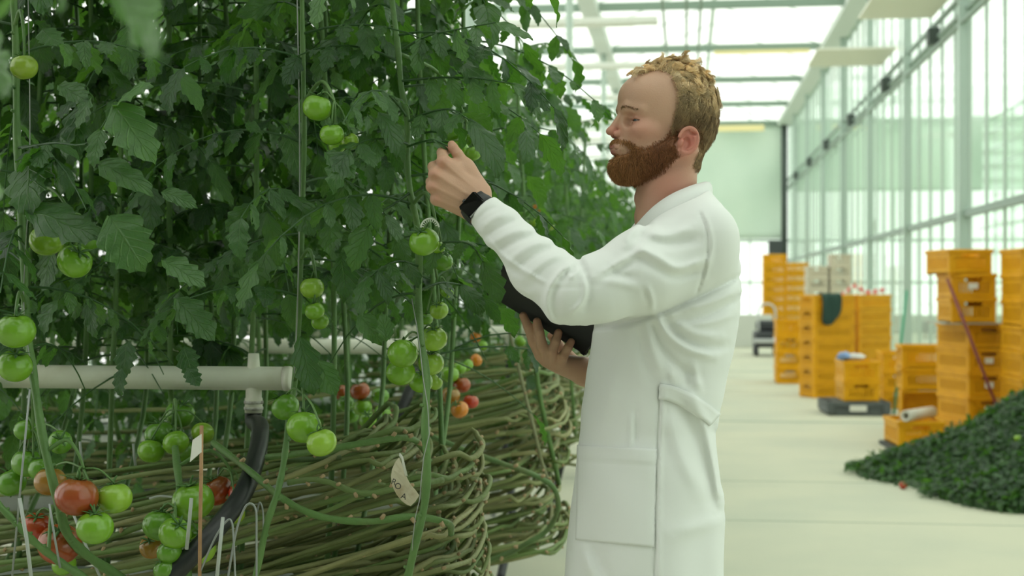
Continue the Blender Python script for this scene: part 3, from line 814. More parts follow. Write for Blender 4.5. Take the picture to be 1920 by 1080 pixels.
meshobj('crown', v @ roty(math.pi/2).T @ M[:3, :3].T+wc+nc*cz-axd*.0160+cc*(-.006), f, blk, watch, True, fix=True)

# ---- tablet held in the right hand
tab = thing('tablet', 'dark grey tablet in a case carried in the right hand beneath the raised arm', 'tablet', man_loc, TH)
A = L(913, 552, .172); B = L(1087, 661, .172); U = L(926, 508, .060)
e1 = B-A; ln = np.linalg.norm(e1); e1 /= ln; e2 = U-A; e2 -= e1*np.dot(e1, e2); e2 /= np.linalg.norm(e2); e3 = np.cross(e1, e2)
if e3[1] < 0: e3 = -e3                                  # away from the camera: the screen side
M = np.eye(4); M[:3, 0] = e1; M[:3, 1] = e2; M[:3, 2] = e3; M[:3, 3] = A
MB().box((0, 0, 0), (ln+.012, .168, .010), M, bev=.004).obj('case', mat('tablet_case', (.028, .027, .026), .7, bump=(500, .1)), tab)
MB().box((.010, .010, .0095), (ln+.002, .158, .0118), M, bev=.001).obj('screen', mat('tablet_glass', (.01, .01, .012), .08), tab)
trub = mat('tablet_rubber', (.012, .012, .012), .6)
for x, y in ((.0, .0), (ln, .0), (0, .156), (ln, .156)): MB().box((x-.002, y-.002, -.002), (x+.014, y+.014, .0125), M, bev=.004).obj('corner_bumper', trub, tab)
# ================================================================ tomato rows
ROW0, ROWS = 3.21, 1.80
def rowY(k): return ROW0+ROWS*k

# ---- materials
def leaf_material():
    m = bpy.data.materials.new('tomato_leaf'); m.use_nodes = True
    nt = m.node_tree; N = nt.nodes; L_ = nt.links
    b = N['Principled BSDF']; out = N['Material Output']
    at = N.new('ShaderNodeAttribute'); at.attribute_name = 'lf'          # s, v, random
    sp = N.new('ShaderNodeSeparateXYZ'); L_.new(at.outputs['Vector'], sp.inputs[0])
    def math_(op, a, b_=None, c=None):
        n = N.new('ShaderNodeMath'); n.operation = op
        for i, q in enumerate((a, b_, c)):
            if q is None: continue
            if isinstance(q, (int, float)): n.inputs[i].default_value = q
            else: L_.new(q, n.inputs[i])
        return n.outputs[0]
    av = math_('ABSOLUTE', sp.outputs[1])
    st = math_('FRACT', math_('SUBTRACT', math_('MULTIPLY', sp.outputs[0], 6.5), math_('MULTIPLY', av, 1.6)))
    side = math_('ABSOLUTE', math_('SUBTRACT', st, .5))                  # 0 at a side vein
    v1 = math_('SMOOTH_MAX', math_('SUBTRACT', 1.0, math_('MULTIPLY', side, 9.0)), 0.0, .1)
    v2 = math_('SMOOTH_MAX', math_('SUBTRACT', 1.0, math_('MULTIPLY', av, 16.0)), 0.0, .1)
    vein = math_('MINIMUM', math_('MAXIMUM', v1, v2), 1.0)
    def rgb(c0, c1, f):
        x = N.new('ShaderNodeMix'); x.data_type = 'RGBA'; x.inputs[6].default_value = (*c0, 1); x.inputs[7].default_value = (*c1, 1)
        L_.new(f, x.inputs[0]); return x
    base = rgb((.013, .045, .017), (.062, .140, .050), sp.outputs[2])
    vm = N.new('ShaderNodeMix'); vm.data_type = 'RGBA'; L_.new(math_('MULTIPLY', vein, .35), vm.inputs[0])
    L_.new(base.outputs[2], vm.inputs[6]); vm.inputs[7].default_value = (.15, .27, .09, 1)
    L_.new(vm.outputs[2], b.inputs['Base Color'])
    b.inputs['Roughness'].default_value = .40; b.inputs['Specular IOR Level'].default_value = .6
    n1 = N.new('ShaderNodeTexNoise'); n1.inputs['Scale'].default_value = 160; tc = N.new('ShaderNodeTexCoord'); L_.new(tc.outputs['Object'], n1.inputs['Vector'])
    hgt = math_('ADD', math_('MULTIPLY', vein, -.55), math_('MULTIPLY', n1.outputs['Fac'], .5))
    bp = N.new('ShaderNodeBump'); bp.inputs['Strength'].default_value = .65; bp.inputs['Distance'].default_value = .004
    L_.new(hgt, bp.inputs['Height']); L_.new(bp.outputs[0], b.inputs['Normal'])
    t = N.new('ShaderNodeBsdfTranslucent'); tcx = rgb((.085, .27, .018), (.18, .44, .03), sp.outputs[2]); L_.new(tcx.outputs[2], t.inputs['Color'])
    L_.new(bp.outputs[0], t.inputs['Normal'])
    ms = N.new('ShaderNodeMixShader'); ms.inputs[0].default_value = .36
    L_.new(b.outputs[0], ms.inputs[1]); L_.new(t.outputs[0], ms.inputs[2]); L_.new(ms.outputs[0], out.inputs['Surface'])
    return m
leaf_m = leaf_material()
stem_m = mat('green_stem', (.085, .18, .045), .5, noise=(14, (.13, .24, .07), .35, .7), bump=(120, .15))
vine_m = mat('bare_vine', (.2, .2, .08), .6, noise=(9, (.13, .14, .05), .45, .85), bump=(90, .25), objcol=True)
scar_m = mat('leaf_scar', (.42, .30, .17), .8)
string_m = mat('twine', (.33, .34, .33), .7)
pipe_m = mat('white_pipe', (.86, .85, .74), .4, noise=(7, (.70, .67, .53), .52, .72), bump=(60, .06))
hose_m = mat('black_hose', (.016, .018, .019), .38)
clamp_m = mat('hose_clamp', (.62, .60, .55), .5, noise=(60, (.3, .27, .22), .5, .65))
plastic_w = mat('white_film', (.62, .66, .62), .4, noise=(5, (.42, .48, .46), .45, .7), bump=(18, .5))
gutter_m = mat('painted_gutter', (.60, .63, .60), .5)
steel_m = mat('galvanised_steel', (.30, .32, .31), .42, metal=.5)
rod_m = mat('white_rod', (.42, .45, .42), .5)
calyx_m = mat('calyx', (.07, .17, .04), .6)
def tomato_mat():
    m = mat('tomato_skin', (.3, .4, .1), rough=.22, spec=.5, objcol=True, coat=.25)
    nt = m.node_tree; N = nt.nodes; L_ = nt.links; b = N['Principled BSDF']
    src = b.inputs['Base Color'].links[0].from_socket
    g = N.new('ShaderNodeTexCoord'); sx = N.new('ShaderNodeSeparateXYZ'); L_.new(g.outputs['Object'], sx.inputs[0])
    mr = N.new('ShaderNodeMapRange'); mr.inputs[1].default_value = -.1; mr.inputs[2].default_value = .95; mr.inputs[3].default_value = 0; mr.inputs[4].default_value = .45
    L_.new(sx.outputs[2], mr.inputs[0])
    nz = N.new('ShaderNodeTexNoise'); nz.inputs['Scale'].default_value = 1.6; L_.new(g.outputs['Object'], nz.inputs['Vector'])
    ml = N.new('ShaderNodeMath'); ml.operation = 'MULTIPLY'; L_.new(mr.outputs[0], ml.inputs[0]); L_.new(nz.outputs['Fac'], ml.inputs[1])
    mx = N.new('ShaderNodeMix'); mx.data_type = 'RGBA'; L_.new(ml.outputs[0], mx.inputs[0]); L_.new(src, mx.inputs[6]); mx.inputs[7].default_value = (.07, .19, .03, 1)
    L_.new(mx.outputs[2], b.inputs['Base Color'])
    b.inputs['Subsurface Weight'].default_value = .08; b.inputs['Subsurface Radius'].default_value = (.5, .5, .2); b.inputs['Subsurface Scale'].default_value = .35
    return m
tom_m = tomato_mat()

# ---- leaves
def leaflet_templates(n, seed, ns=12):
    """lobed, pointed tomato leaflets: length 1 along x"""
    r = np.random.default_rng(seed); out = []
    for q in range(n):
        s = np.linspace(0, 1, ns+1); lob = r.uniform(3.3, 4.6); ph = r.uniform(.25, .75)
        w = .245*np.sin(np.pi*np.clip(s, 0, 1)**.60)**.85+.010
        saw = ((s*lob+ph) % 1.0); dep = r.uniform(.30, .58)
        w = w*(1-dep*saw**1.3*(s > .06)*(1-s)**.35); w[-1] = .003
        vv = np.array([-1, -.5, 0, .5, 1.0]); S, V = np.meshgrid(s, vv, indexing='ij')
        x = S+.16*np.abs(V)*np.where(S < .93, 1, 0)*(w[:, None]/.25)-.02*np.abs(V); y = V*w[:, None]*(1+.15*r.normal(0, 1)*np.sign(V)*np.sin(S*3))
        curl = r.uniform(.05, .50); fold = r.uniform(.10, .80); tw = r.uniform(-.7, .7)
        z = -curl*S**2+fold*np.abs(y)*(.9-S*.9)-.9*np.abs(y)**1.7+.028*np.sin(S*lob*6.28+V*2+ph*9)*np.abs(V)+tw*y*S+.02*np.cos(S*13+ph*6)*(1-np.abs(V))
        x = x-curl*.3*S**3
        out.append((np.stack([x, y, z], -1).reshape(-1, 3), np.stack([S, V], -1).reshape(-1, 2)))
    f = []
    for i in range(ns):
        for j in range(4): f.append((i*5+j, i*5+j+1, (i+1)*5+j+1, (i+1)*5+j))
    return out, np.array(f)
TPL, TPF = leaflet_templates(16, 3, 15)
TPL_L, TPF_L = leaflet_templates(10, 5, 8)

class Foliage:
    """collects leaflets and their stalks; build() gives one mesh"""
    def __init__(s, seed=0, low=False, cull=None):
        s.r = np.random.default_rng(seed); s.V = []; s.A = []; s.Fq = []; s.n = 0; s.cull = cull
        s.tpl, s.tf = (TPL_L, TPF_L) if low else (TPL, TPF); s.sv = MB(); s.low = low
    def leaflet(s, base, d, nrm, size, tone=None, wid=1.0, force=False):
        d = d/np.linalg.norm(d); n = nrm-d*np.dot(nrm, d); n /= max(np.linalg.norm(n), 1e-6); side = np.cross(n, d)
        t, sv = s.tpl[s.r.integers(len(s.tpl))]
        v = base+size*(t[:, :1]*d+t[:, 1:2]*side*wid+t[:, 2:]*n)
        if s.cull is not None and not force and s.cull(v[::4]): return False
        tone = s.r.random() if tone is None else tone
        s.V.append(v); s.A.append(np.c_[sv, np.full(len(v), tone)]); s.Fq.append(s.tf+s.n); s.n += len(v); return True
    def stalk(s, P, r0, r1):
        v, f = tube_arrays(P, np.linspace(r0, r1, len(P)), 4 if s.low else 5, False)
        f = np.array(f); s.V.append(v); s.A.append(np.tile([.5, .9, .7], (len(v), 1))); s.Fq.append(f+s.n); s.n += len(v)
    def compound(s, P, pairs=3, size=.085, droop=.6, tone=None, force=False, up=(0, 0, 1), rough=.35):
        """a whole leaf along the stalk P"""
        P = np.asarray(P, float); T, _, _ = frames(P); k = len(P); up = np.array(up, float)
        ts = np.linspace(.36, .88, pairs); done = 0
        tl = s.r.random() if tone is None else tone
        for a, t in enumerate(ts):
            i = min(int(t*(k-1)), k-2); p = P[i]; tg = T[i]; sd = np.cross(up, tg); sd /= max(np.linalg.norm(sd), 1e-6)
            for sg in (-1, 1):
                d = sd*sg+tg*s.r.uniform(.15, .7)+np.array([0, 0, -droop*s.r.uniform(.3, 1.3)])+s.r.normal(0, .15, 3)
                nn = up+s.r.normal(0, rough, 3)+sd*sg*.2
                sz = size*s.r.uniform(.65, 1.1)*(1-.25*abs(t-.55))
                if s.leaflet(p, d, nn, sz, np.clip(tl+s.r.normal(0, .15), 0, 1), s.r.uniform(.85, 1.2), force): done += 1
            if not s.low and a < pairs-1 and s.r.random() < .6:       # small in-between leaflets
                p2 = P[min(i+max(1, k//12), k-1)]; sg = s.r.choice([-1, 1])
                s.leaflet(p2, sd*sg+tg*.3+np.array([0, 0, -droop*.5]), up, size*.35, tl, 1.0, force)
        tg = T[-1]
        if s.leaflet(P[-1], tg+np.array([0, 0, -droop*.5])+s.r.normal(0, .1, 3), up+s.r.normal(0, rough*.7, 3), size*s.r.uniform(1.05, 1.35), np.clip(tl+.05, 0, 1), 1.1, force): done += 1
        if done: s.stalk(P, .0030, .0012)
    def leaf(s, p, az, ln, el, size, droop, pairs):
        """random leaf leaving the stem at p"""
        t = np.linspace(0, 1, 8)[:, None]; d = np.array([math.cos(az)*math.cos(el), math.sin(az)*math.cos(el), math.sin(el)])
        P = p+d*ln*t+np.array([0, 0, -1])*ln*.55*droop*t**2.2+s.r.normal(0, .008, 3)*t
        s.compound(P, pairs, size, droop)
    def build(s, name, parent):
        if not s.V: return None
        V = np.concatenate(s.V); o = meshobj(name, V, np.concatenate(s.Fq), leaf_m, parent)
        at = o.data.attributes.new('lf', 'FLOAT_VECTOR', 'POINT'); at.data.foreach_set('vector', np.concatenate(s.A).astype(np.float32).ravel())
        return o

# ---- tomatoes of the photograph: px, py, diameter px, depth, colour, cluster
G0 = (.17, .36, .022); G1 = (.26, .44, .04); G2 = (.11, .27, .02); YG = (.25, .36, .035); OR = (.60, .19, .015); RD = (.42, .030, .010); RB = (.32, .055, .014); OB = (.32, .15, .02)
CL = {
 'a': ('above the white pipe beside the left stem', [(88, 450, 66, 2.72, G1), (140, 490, 66, 2.66, G0), (166, 446, 54, 2.76, G2)]),
 'b': ('at the left end of the foreground white pipe', [(30, 620, 74, 2.62, G0), (28, 686, 66, 2.66, G0)]),
 'c': ('under blurred leaves at the top left corner', [(45, 126, 52, 2.7, YG)]),
 'd': ('of the half-ripe bunch by the lower left stem', [(144, 931, 82, 2.62, RB), (215, 934, 66, 2.66, G1), (178, 989, 70, 2.6, G0), (94, 903, 60, 2.8, OB)]),
 'e': ('in the red bunch at the bottom left corner', [(68, 987, 56, 2.8, RD), (112, 1020, 82, 2.74, RB), (120, 1058, 46, 2.82, G0)]),
 'f': ("in the dim bunch under the pipe's left end", [(113, 829, 46, 2.85, G2), (52, 868, 60, 2.95, G2), (22, 905, 56, 2.98, G2), (48, 806, 44, 2.95, G2), (78, 880, 50, 2.92, G2)]),
 'g': ('of the bunch beside the thin bamboo cane', [(300, 985, 66, 2.80, G2), (328, 1000, 62, 2.70, G0), (362, 940, 80, 2.82, G0), (318, 1036, 48, 2.70, G2), (285, 1025, 48, 2.85, OB), (376, 1030, 58, 2.84, G1), (310, 1068, 46, 2.70, G2), (356, 1000, 52, 2.88, G2)]),
 'h': ('half hidden behind the curved black hose', [(408, 920, 60, 3.05, RB), (450, 926, 44, 3.02, RD), (440, 964, 40, 2.98, YG)]),
 'i': ('of the dim bunch beneath the foreground pipe', [(300, 815, 58, 3.2, G2), (338, 776, 56, 3.25, G2), (283, 846, 50, 3.15, G0), (330, 830, 50, 3.12, G0), (345, 845, 46, 3.18, G2), (380, 812, 44, 3.2, G1)]),
 'j': ('of the bright bunch at the foreground pipe end', [(535, 763, 54, 2.80, G2), (570, 801, 67, 2.72, G0), (603, 830, 58, 2.66, G1)]),
 'k': ('of the small bunch above the pipe end', [(585, 540, 46, 2.84, G1), (590, 583, 38, 2.82, G0), (600, 603, 34, 2.86, G0)]),
 'l': ('of the bunch high on the middle stem', [(595, 202, 56, 2.74, G0), (622, 252, 46, 2.72, G0), (656, 265, 34, 2.76, G1), (632, 274, 32, 2.78, G0)]),
 'm': ('under the toothed white clip', [(795, 453, 58, 2.70, G0), (822, 464, 26, 2.78, G0), (830, 490, 40, 2.86, G2)]),
 'n': ('of the big green bunch around the thick stem', [(755, 663, 58, 2.74, G0), (813, 635, 52, 2.82, G1), (751, 698, 56, 2.82, G0), (808, 681, 50, 2.84, G1), (789, 716, 46, 2.88, G0), (815, 716, 32, 2.94, G1)]),
 'o': ('of the ripening bunch right of the thick stem', [(843, 702, 36, 4.30, G0), (862, 690, 26, 4.36, G0), (866, 722, 34, 4.32, RB), (845, 741, 36, 4.26, OB), (862, 768, 34, 4.22, OR), (883, 753, 30, 4.28, RD), (893, 675, 24, 4.5, OR), (875, 685, 26, 4.45, G0)]),
 'p': ('of the dull bunch behind the big green bunch', [(675, 733, 38, 4.15, RB), (640, 736, 30, 4.25, RB), (713, 742, 34, 4.2, G2), (680, 764, 36, 4.15, G0), (718, 773, 32, 4.12, G0), (690, 787, 34, 4.1, G0), (648, 757, 32, 4.2, G2), (660, 780, 28, 4.22, G2)]),
 'q': ('beside the reaching hand', [(887, 288, 31, 3.05, G0), (862, 280, 36, 3.1, G0), (850, 251, 32, 3.12, G2), (886, 262, 28, 3.14, G2)]),
 'r': ('above the big green bunch, beside its stem', [(823, 582, 36, 3.15, G1), (838, 546, 28, 3.2, G0), (799, 598, 26, 3.2, G2)]),
 's': ('of the small blurred bunch left of the man', [(1010, 388, 22, 5.0, OR), (1004, 416, 21, 5.02, G1), (1050, 413, 24, 4.95, G0), (1030, 424, 20, 5.05, YG)]),
 't': ('in the far leaves between hand and head', [(972, 225, 22, 4.9, G0), (890, 118, 24, 4.7, G2)]),
 'u': ('in the second row between pipe and black hose', [(975, 640, 22, 5.2, G0), (905, 648, 20, 4.7, G0), (892, 632, 22, 4.8, OR)]),
}
TOMS = [(c, *t) for c, (_, L__) in CL.items() for t in L__]
# places where leaves must not hang in front: circle (px,py,r), depth
ZC = [(t[1], t[2], t[3]*.42+(5 if t[0] in 'klqr' else 0), t[4]) for t in TOMS if t[4] < 4]
ZC += [(x, 706, 20, 3.2) for x in range(120, 545, 26) if not (215 < x < 245 or 345 < x < 365)]+[(478, y, 20, 3.2) for y in range(680, 1080, 30)]
ZC += [(755, 905, 36, 3.0), (365, 845, 22, 2.9), (378, 830, 12, 2.9), (845, 340, 60, 3.4), (880, 360, 50, 3.0), (805, 415, 16, 2.7)]
ZC += [(x, y, 26, 4.2) for x, y in ((925, 535), (490, 645), (610, 645), (770, 640), (655, 645), (700, 645), (900, 617), (960, 617), (862, 740), (680, 760))]
STEM4 = [(728, -70, 2.90), (735, 0, 2.90), (745, 80, 2.88), (752, 160, 2.86), (764, 230, 2.86), (763, 300, 2.86), (770, 365, 2.84), (783, 430, 2.84), (786, 500, 2.84), (785, 570, 2.82), (790, 640, 2.72), (800, 715, 2.66), (797, 800, 2.64), (801, 870, 2.64), (796, 945, 2.66), (782, 1005, 2.68), (764, 1085, 2.72), (740, 1180, 2.8)]
ZC += [(p[0], p[1], 9, p[2]) for p in STEM4]
ZC = np.array(ZC)
SIL = [(1190, 100), (1125, 240), (1120, 330), (1170, 400), (1080, 470), (930, 360), (860, 250), (800, 290), (795, 380), (880, 440), (900, 520), (905, 560), (990, 690), (1080, 720), (1050, 1085), (1400, 1085), (1400, 100)]
HANDPTS = np.array([W(845, 290, 2.7), W(830, 330, 2.68), W(870, 350, 2.68), W(900, 390, 2.66), W(940, 430, 2.62), W(990, 490, 2.58), W(1050, 540, 2.55), W(960, 560, 2.9), W(1010, 600, 2.9), W(1060, 630, 2.9)])
def cull(v):
    x, y, d = proj(v)
    if ((np.hypot(x[:, None]-ZC[None, :, 0], y[:, None]-ZC[None, :, 1]) < ZC[None, :, 2]+3) & (d[:, None] < ZC[None, :, 3]+.03)).any(): return True
    if (in_poly(x, y, SIL) & (d < 2.85)).any(): return True
    if (np.linalg.norm(v[:, None]-HANDPTS[None], axis=2) < .062).any(): return True
    lowb = 700+60*np.sin(x*.02)
    return bool(((y > lowb) & (x > 150)).any() and d.min() < 3.9)

# ---- hero plants of the nearest row
def px3(P): return np.array([W(*p) for p in P])
def hero_plant(name_label, stem_px, r, leaves_z, seed, group=None, nleaf=20, rmax=.36):
    P = px3(stem_px); base = P[-1].copy(); base[2] = 0
    up_ = P[0]+np.array([0, 0, 1.0])*.45
    S = smooth_curve(np.vstack([up_, P]), 90)
    t = thing('tomato_plant', name_label, 'tomato plant', (base[0], base[1], 0), 0, group)
    S = S-np.array([base[0], base[1], 0])
    mb = MB(); rr = r*(1+.10*np.sin(np.arange(90)*.9))*np.linspace(.72, 1.05, 90); mb.tube(S, rr, 10)
    for i in range(6, 88, 7):                                     # leaf scars
        a = rng.random()*6.28; dd = np.array([math.cos(a), math.sin(a), .25]); mb.tube([S[i]+dd*rr[i]*.5, S[i]+dd*rr[i]*1.7], [rr[i]*.6, rr[i]*.42], 6)
    mb.obj('stem', stem_m, t)
    return t, S+np.array([base[0], base[1], 0])
def off(o): return np.array([o.location[0], o.location[1], 0])
heroes = []
P1, S1 = hero_plant('tomato plant with a thick green stem curving down at the left edge', [(24, -70, 2.8), (30, 100, 2.8), (32, 260, 2.8), (42, 440, 2.78), (50, 600, 2.74), (62, 700, 2.70), (82, 830, 2.68), (106, 930, 2.68), (126, 1000, 2.70), (165, 1042, 2.74), (230, 1085, 2.8), (310, 1140, 2.9)], .0092, 1.2, 11)
P2, S2 = hero_plant('tomato plant whose stem passes behind the foreground pipe near its middle', [(318, -70, 3.5), (316, 200, 3.5), (318, 450, 3.46), (319, 640, 3.42), (322, 770, 3.30), (334, 890, 2.95), (344, 965, 2.88), (352, 1090, 2.9), (350, 1180, 2.95)], .0085, 1.2, 12)
P3, S3 = hero_plant('tomato plant with a straight stem up the middle, bearing the high green bunch', [(566, -70, 2.92), (567, 60, 2.92), (570, 250, 2.90), (566, 430, 2.90), (560, 600, 2.88), (552, 720, 2.86), (540, 800, 2.82), (533, 860, 2.78), (521, 920, 2.76), (500, 985, 2.76), (478, 1085, 2.8), (450, 1190, 2.9)], .0068, 1.2, 13)
P4, S4 = hero_plant('tomato plant with the thick winding stem that the man is tending', STEM4, .0078, 1.2, 14)
P5, S5 = hero_plant('tomato stem slanting out of the bottom left corner', [(-60, 860, 2.6), (-20, 925, 2.6), (20, 970, 2.6), (60, 1012, 2.62), (110, 1052, 2.66), (170, 1092, 2.7), (240, 1150, 2.8)], .0075, 1.2, 15)
f1, f2, f3, f4 = (Foliage(50+i, cull=cull) for i in range(4))
def hl(fo, plant, pts, pairs=3, size=.085, droop=.6, tone=None, up=(0, -.5, 1)):
    fo.compound(smooth_curve(px3(pts), 12), pairs, size, droop, tone, True, up, .3)
# leaves that can be picked out in the photograph
hl(f1, P1, [(42, 278, 2.76), (100, 268, 2.68), (165, 268, 2.60), (215, 200, 2.56)], 2, .10, .8, .9)
for b, t, w, tone in [((213, 195, 2.56), (286, 292, 2.50), 1.25, 1.0), ((205, 405, 2.58), (272, 502, 2.54), 1.7, 1.0), ((305, 488, 2.60), (386, 527, 2.56), 1.1, .9), ((185, 308, 2.62), (282, 338, 2.56), 1.0, .8),
                      ((50, 392, 2.66), (192, 440, 2.58), 1.0, .5), ((78, 56, 2.7), (110, 84, 2.66), 1.6, .8), ((302, 360, 2.64), (372, 374, 2.62), 1.0, .8), ((110, 160, 2.68), (165, 185, 2.62), 1.0, .7),
                      ((170, 180, 2.64), (138, 240, 2.6), 1.0, .8), ((330, 560, 2.7), (404, 634, 2.66), 1.2, .7), ((60, 300, 2.72), (30, 365, 2.6), 1.5, .9), ((228, 690, 2.62), (213, 745, 2.6), 1.2, .15), ((352, 690, 2.62), (372, 722, 2.6), 1.6, .1), ((240, 640, 2.66), (222, 700, 2.62), 1.5, .2), ((345, 650, 2.68), (356, 700, 2.64), 1.5, .2)]:
    a, c = W(*b), W(*t); f1.leaflet(a, c-a, np.array([-.1, -.75, .65]), np.linalg.norm(c-a), tone, w, True)
for b, t, w, tone in [((562, 632, 2.72), (592, 748, 2.70), 1.05, .35), ((596, 676, 2.78), (634, 742, 2.76), 1.4, .95), ((672, 590, 2.75), (722, 640, 2.72), 1.3, .95), ((725, 640, 2.72), (716, 585, 2.70), 1.2, .95),
                      ((553, 370, 2.8), (590, 440, 2.76), 1.4, .4), ((640, 480, 2.8), (650, 560, 2.76), 1.3, .3), ((500, 400, 2.86), (532, 505, 2.84), .8, 1.0), ((430, 470, 3.0), (500, 540, 2.98), 1.3, 1.0), ((610, 285, 2.7), (668, 330, 2.66), 1.2, .8)]:
    a, c = W(*b), W(*t); f3.leaflet(a, c-a, np.array([.15, -.8, .55]), np.linalg.norm(c-a), tone, w, True)
hl(f4, P4, [(755, 92, 2.86), (800, 68, 2.82), (860, 55, 2.78), (930, 42, 2.74)], 4, .085, .9, .95)
hl(f4, P4, [(752, 152, 2.86), (820, 146, 2.82), (890, 147, 2.80), (962, 157, 2.78)], 4, .075, 1.3, .95)
hl(f4, P4, [(765, 228, 2.86), (800, 212, 2.80), (845, 205, 2.76), (880, 225, 2.74)], 3, .11, .55, .45)
hl(f4, P4, [(764, 270, 2.84), (735, 262, 2.78), (690, 262, 2.74), (655, 280, 2.70)], 3, .085, .7, .7)
hl(f4, P4, [(770, 360, 2.84), (735, 385, 2.80), (710, 400, 2.78), (690, 425, 2.76)], 2, .08, .5, .95)
hl(f4, P4, [(786, 470, 2.84), (830, 455, 2.78), (880, 458, 2.74), (905, 490, 2.72)], 3, .075, .7, .6)
hl(f4, P4, [(786, 500, 2.84), (750, 490, 2.78), (720, 500, 2.74), (690, 520, 2.70)], 3, .085, .6, .35)
hl(f4, P4, [(785, 545, 2.84), (830, 530, 2.9), (880, 540, 2.98), (930, 570, 3.05)], 3, .085, .8, .4)
# the stalk held between thumb and finger
f4.stalk(smooth_curve(px3([(764, 275, 2.85), (795, 265, 2.76), (815, 263, 2.70), (846, 277, 2.695)]), 14), .0026, .0016)
a, c = W(812, 261, 2.70), W(842, 276, 2.69); f4.leaflet(a, c-a, np.array([.1, -.6, .8]), np.linalg.norm(c-a)*1.1, 1.0, .9, True)
for fo, S, seed in ((f1, S1, 1), (f2, S2, 2), (f3, S3, 3), (f4, S4, 4)):
    r = np.random.default_rng(seed); az = r.random()*6.28
    for z in np.arange(1.20, 2.95, .058):
        i = np.argmin(np.abs(S[:, 2]-z)); az += 2.4
        fo.leaf(S[i], az+r.normal(0, .3), r.uniform(.22, .36), r.uniform(-.1, .5), r.uniform(.075, .105), r.uniform(.6, 1.2), 4)
for fo, P in ((f1, P1), (f2, P2), (f3, P3), (f4, P4)):
    fo.V = [v-off(P) for v in fo.V]; fo.build('foliage', P)
def string(plant, pts, r=.0011):
    MB().tube(smooth_curve(px3(pts), 12)-off(plant), r, 6).obj('support_string', string_m, plant)
string(P1, [(52, -60, 2.76), (56, 300, 2.76), (44, 560, 2.72), (60, 700, 2.68)])
string(P3, [(556, -60, 2.9), (562, 300, 2.88), (558, 560, 2.87), (552, 700, 2.84)], .0014)
string(P4, [(772, 560, 2.80), (786, 640, 2.70), (794, 715, 2.645), (806, 800, 2.63), (792, 870, 2.62), (788, 930, 2.64), (776, 985, 2.66), (772, 1060, 2.70)], .0009)

# ---- tomatoes
def tomato_mesh():
    prof = []
    for t in np.linspace(0, math.pi, 17):
        rr = math.sin(t)**.90; z = -math.cos(t)*.91-.20*math.exp(-(rr/.30)**2)*(t > 1.6)
        prof.append((max(rr, .001), z))
    v, f = lathe(prof, 24); a = np.arctan2(v[:, 1], v[:, 0]); rr = np.hypot(v[:, 0], v[:, 1])
    rib = 1+.018*np.cos(5*a)*np.clip(v[:, 2]+.3, 0, 1)*rr; v[:, :2] *= rib[:, None]
    return v, f
tv, tf = tomato_mesh()
def calyx_arrays():
    mb = MB(); r = np.random.default_rng(2)
    for k in range(6):
        a = k*math.pi/3+r.normal(0, .15); ln = r.uniform(.55, .85); t = np.linspace(0, 1, 6)
        x = .04+t*ln; z = .76+.10*np.sin(t*2.6)+.20*t**2*r.uniform(-.3, 1.2); w = .085*np.sin(np.pi*np.clip(t*.85+.15, 0, 1))**.8+.006
        pts = np.concatenate([np.stack([x, -w, z], 1), np.stack([x, w, z], 1), np.stack([x, 0*w, z+.02], 1), np.stack([x, 0*w, z-.02], 1)])
        pts = pts @ rotz(a).T; f = []
        for i in range(5): f += [(i, i+1, 13+i, 12+i), (12+i, 13+i, 7+i, 6+i), (6+i, 7+i, 19+i, 18+i), (18+i, 19+i, i+1, i)]
        mb.add(pts, f)
    mb.tube(smooth_curve([(0, 0, .66), (.02, 0, .88), (.10, .03, 1.1), (.28, .05, 1.30)], 8), [.06, .05, .05, .055, .06, .055, .05, .045], 6)
    return mb
cal = calyx_arrays()
t_me = meshobj('tomato', tv, tf, tom_m); c_me = cal.obj('calyx', calyx_m)
tomato_data, calyx_data = t_me.data, c_me.data
bpy.data.objects.remove(t_me); bpy.data.objects.remove(c_me)
CNAME = {G0: 'green', G1: 'pale green', G2: 'dark green', YG: 'yellow-green', OR: 'orange', RD: 'red', RB: 'brownish red', OB: 'dull orange'}
def add_tomato(pos, dia, col, label, group, tilt=(0, 0), rz=0.0, calyx=True, squash=1.0):
    o = bpy.data.objects.new('tomato', tomato_data); COL.objects.link(o)
    o.location = [float(q) for q in pos]; r = dia/2; o.scale = (r, r, r*squash); o.rotation_euler = (tilt[0], tilt[1], rz)
    o.color = (*col, 1); tag(o, label, 'tomato', group)
    if calyx:
        c = bpy.data.objects.new('calyx', calyx_data); COL.objects.link(c); c.parent = o
    return o
ORD = ['uppermost', 'lowest', 'leftmost', 'rightmost']
plant_of = {'a': (P1, S1), 'b': (P1, S1), 'c': (P1, S1), 'd': (P1, S1), 'e': (P5, S5), 'f': (P1, S1), 'g': (P2, S2), 'h': (P2, S2), 'i': (P2, S2), 'j': (P3, S3), 'k': (P3, S3), 'l': (P3, S3), 'm': (P4, S4), 'n': (P4, S4), 'q': (P4, S4), 'r': (P4, S4)}
row_trusses = {}
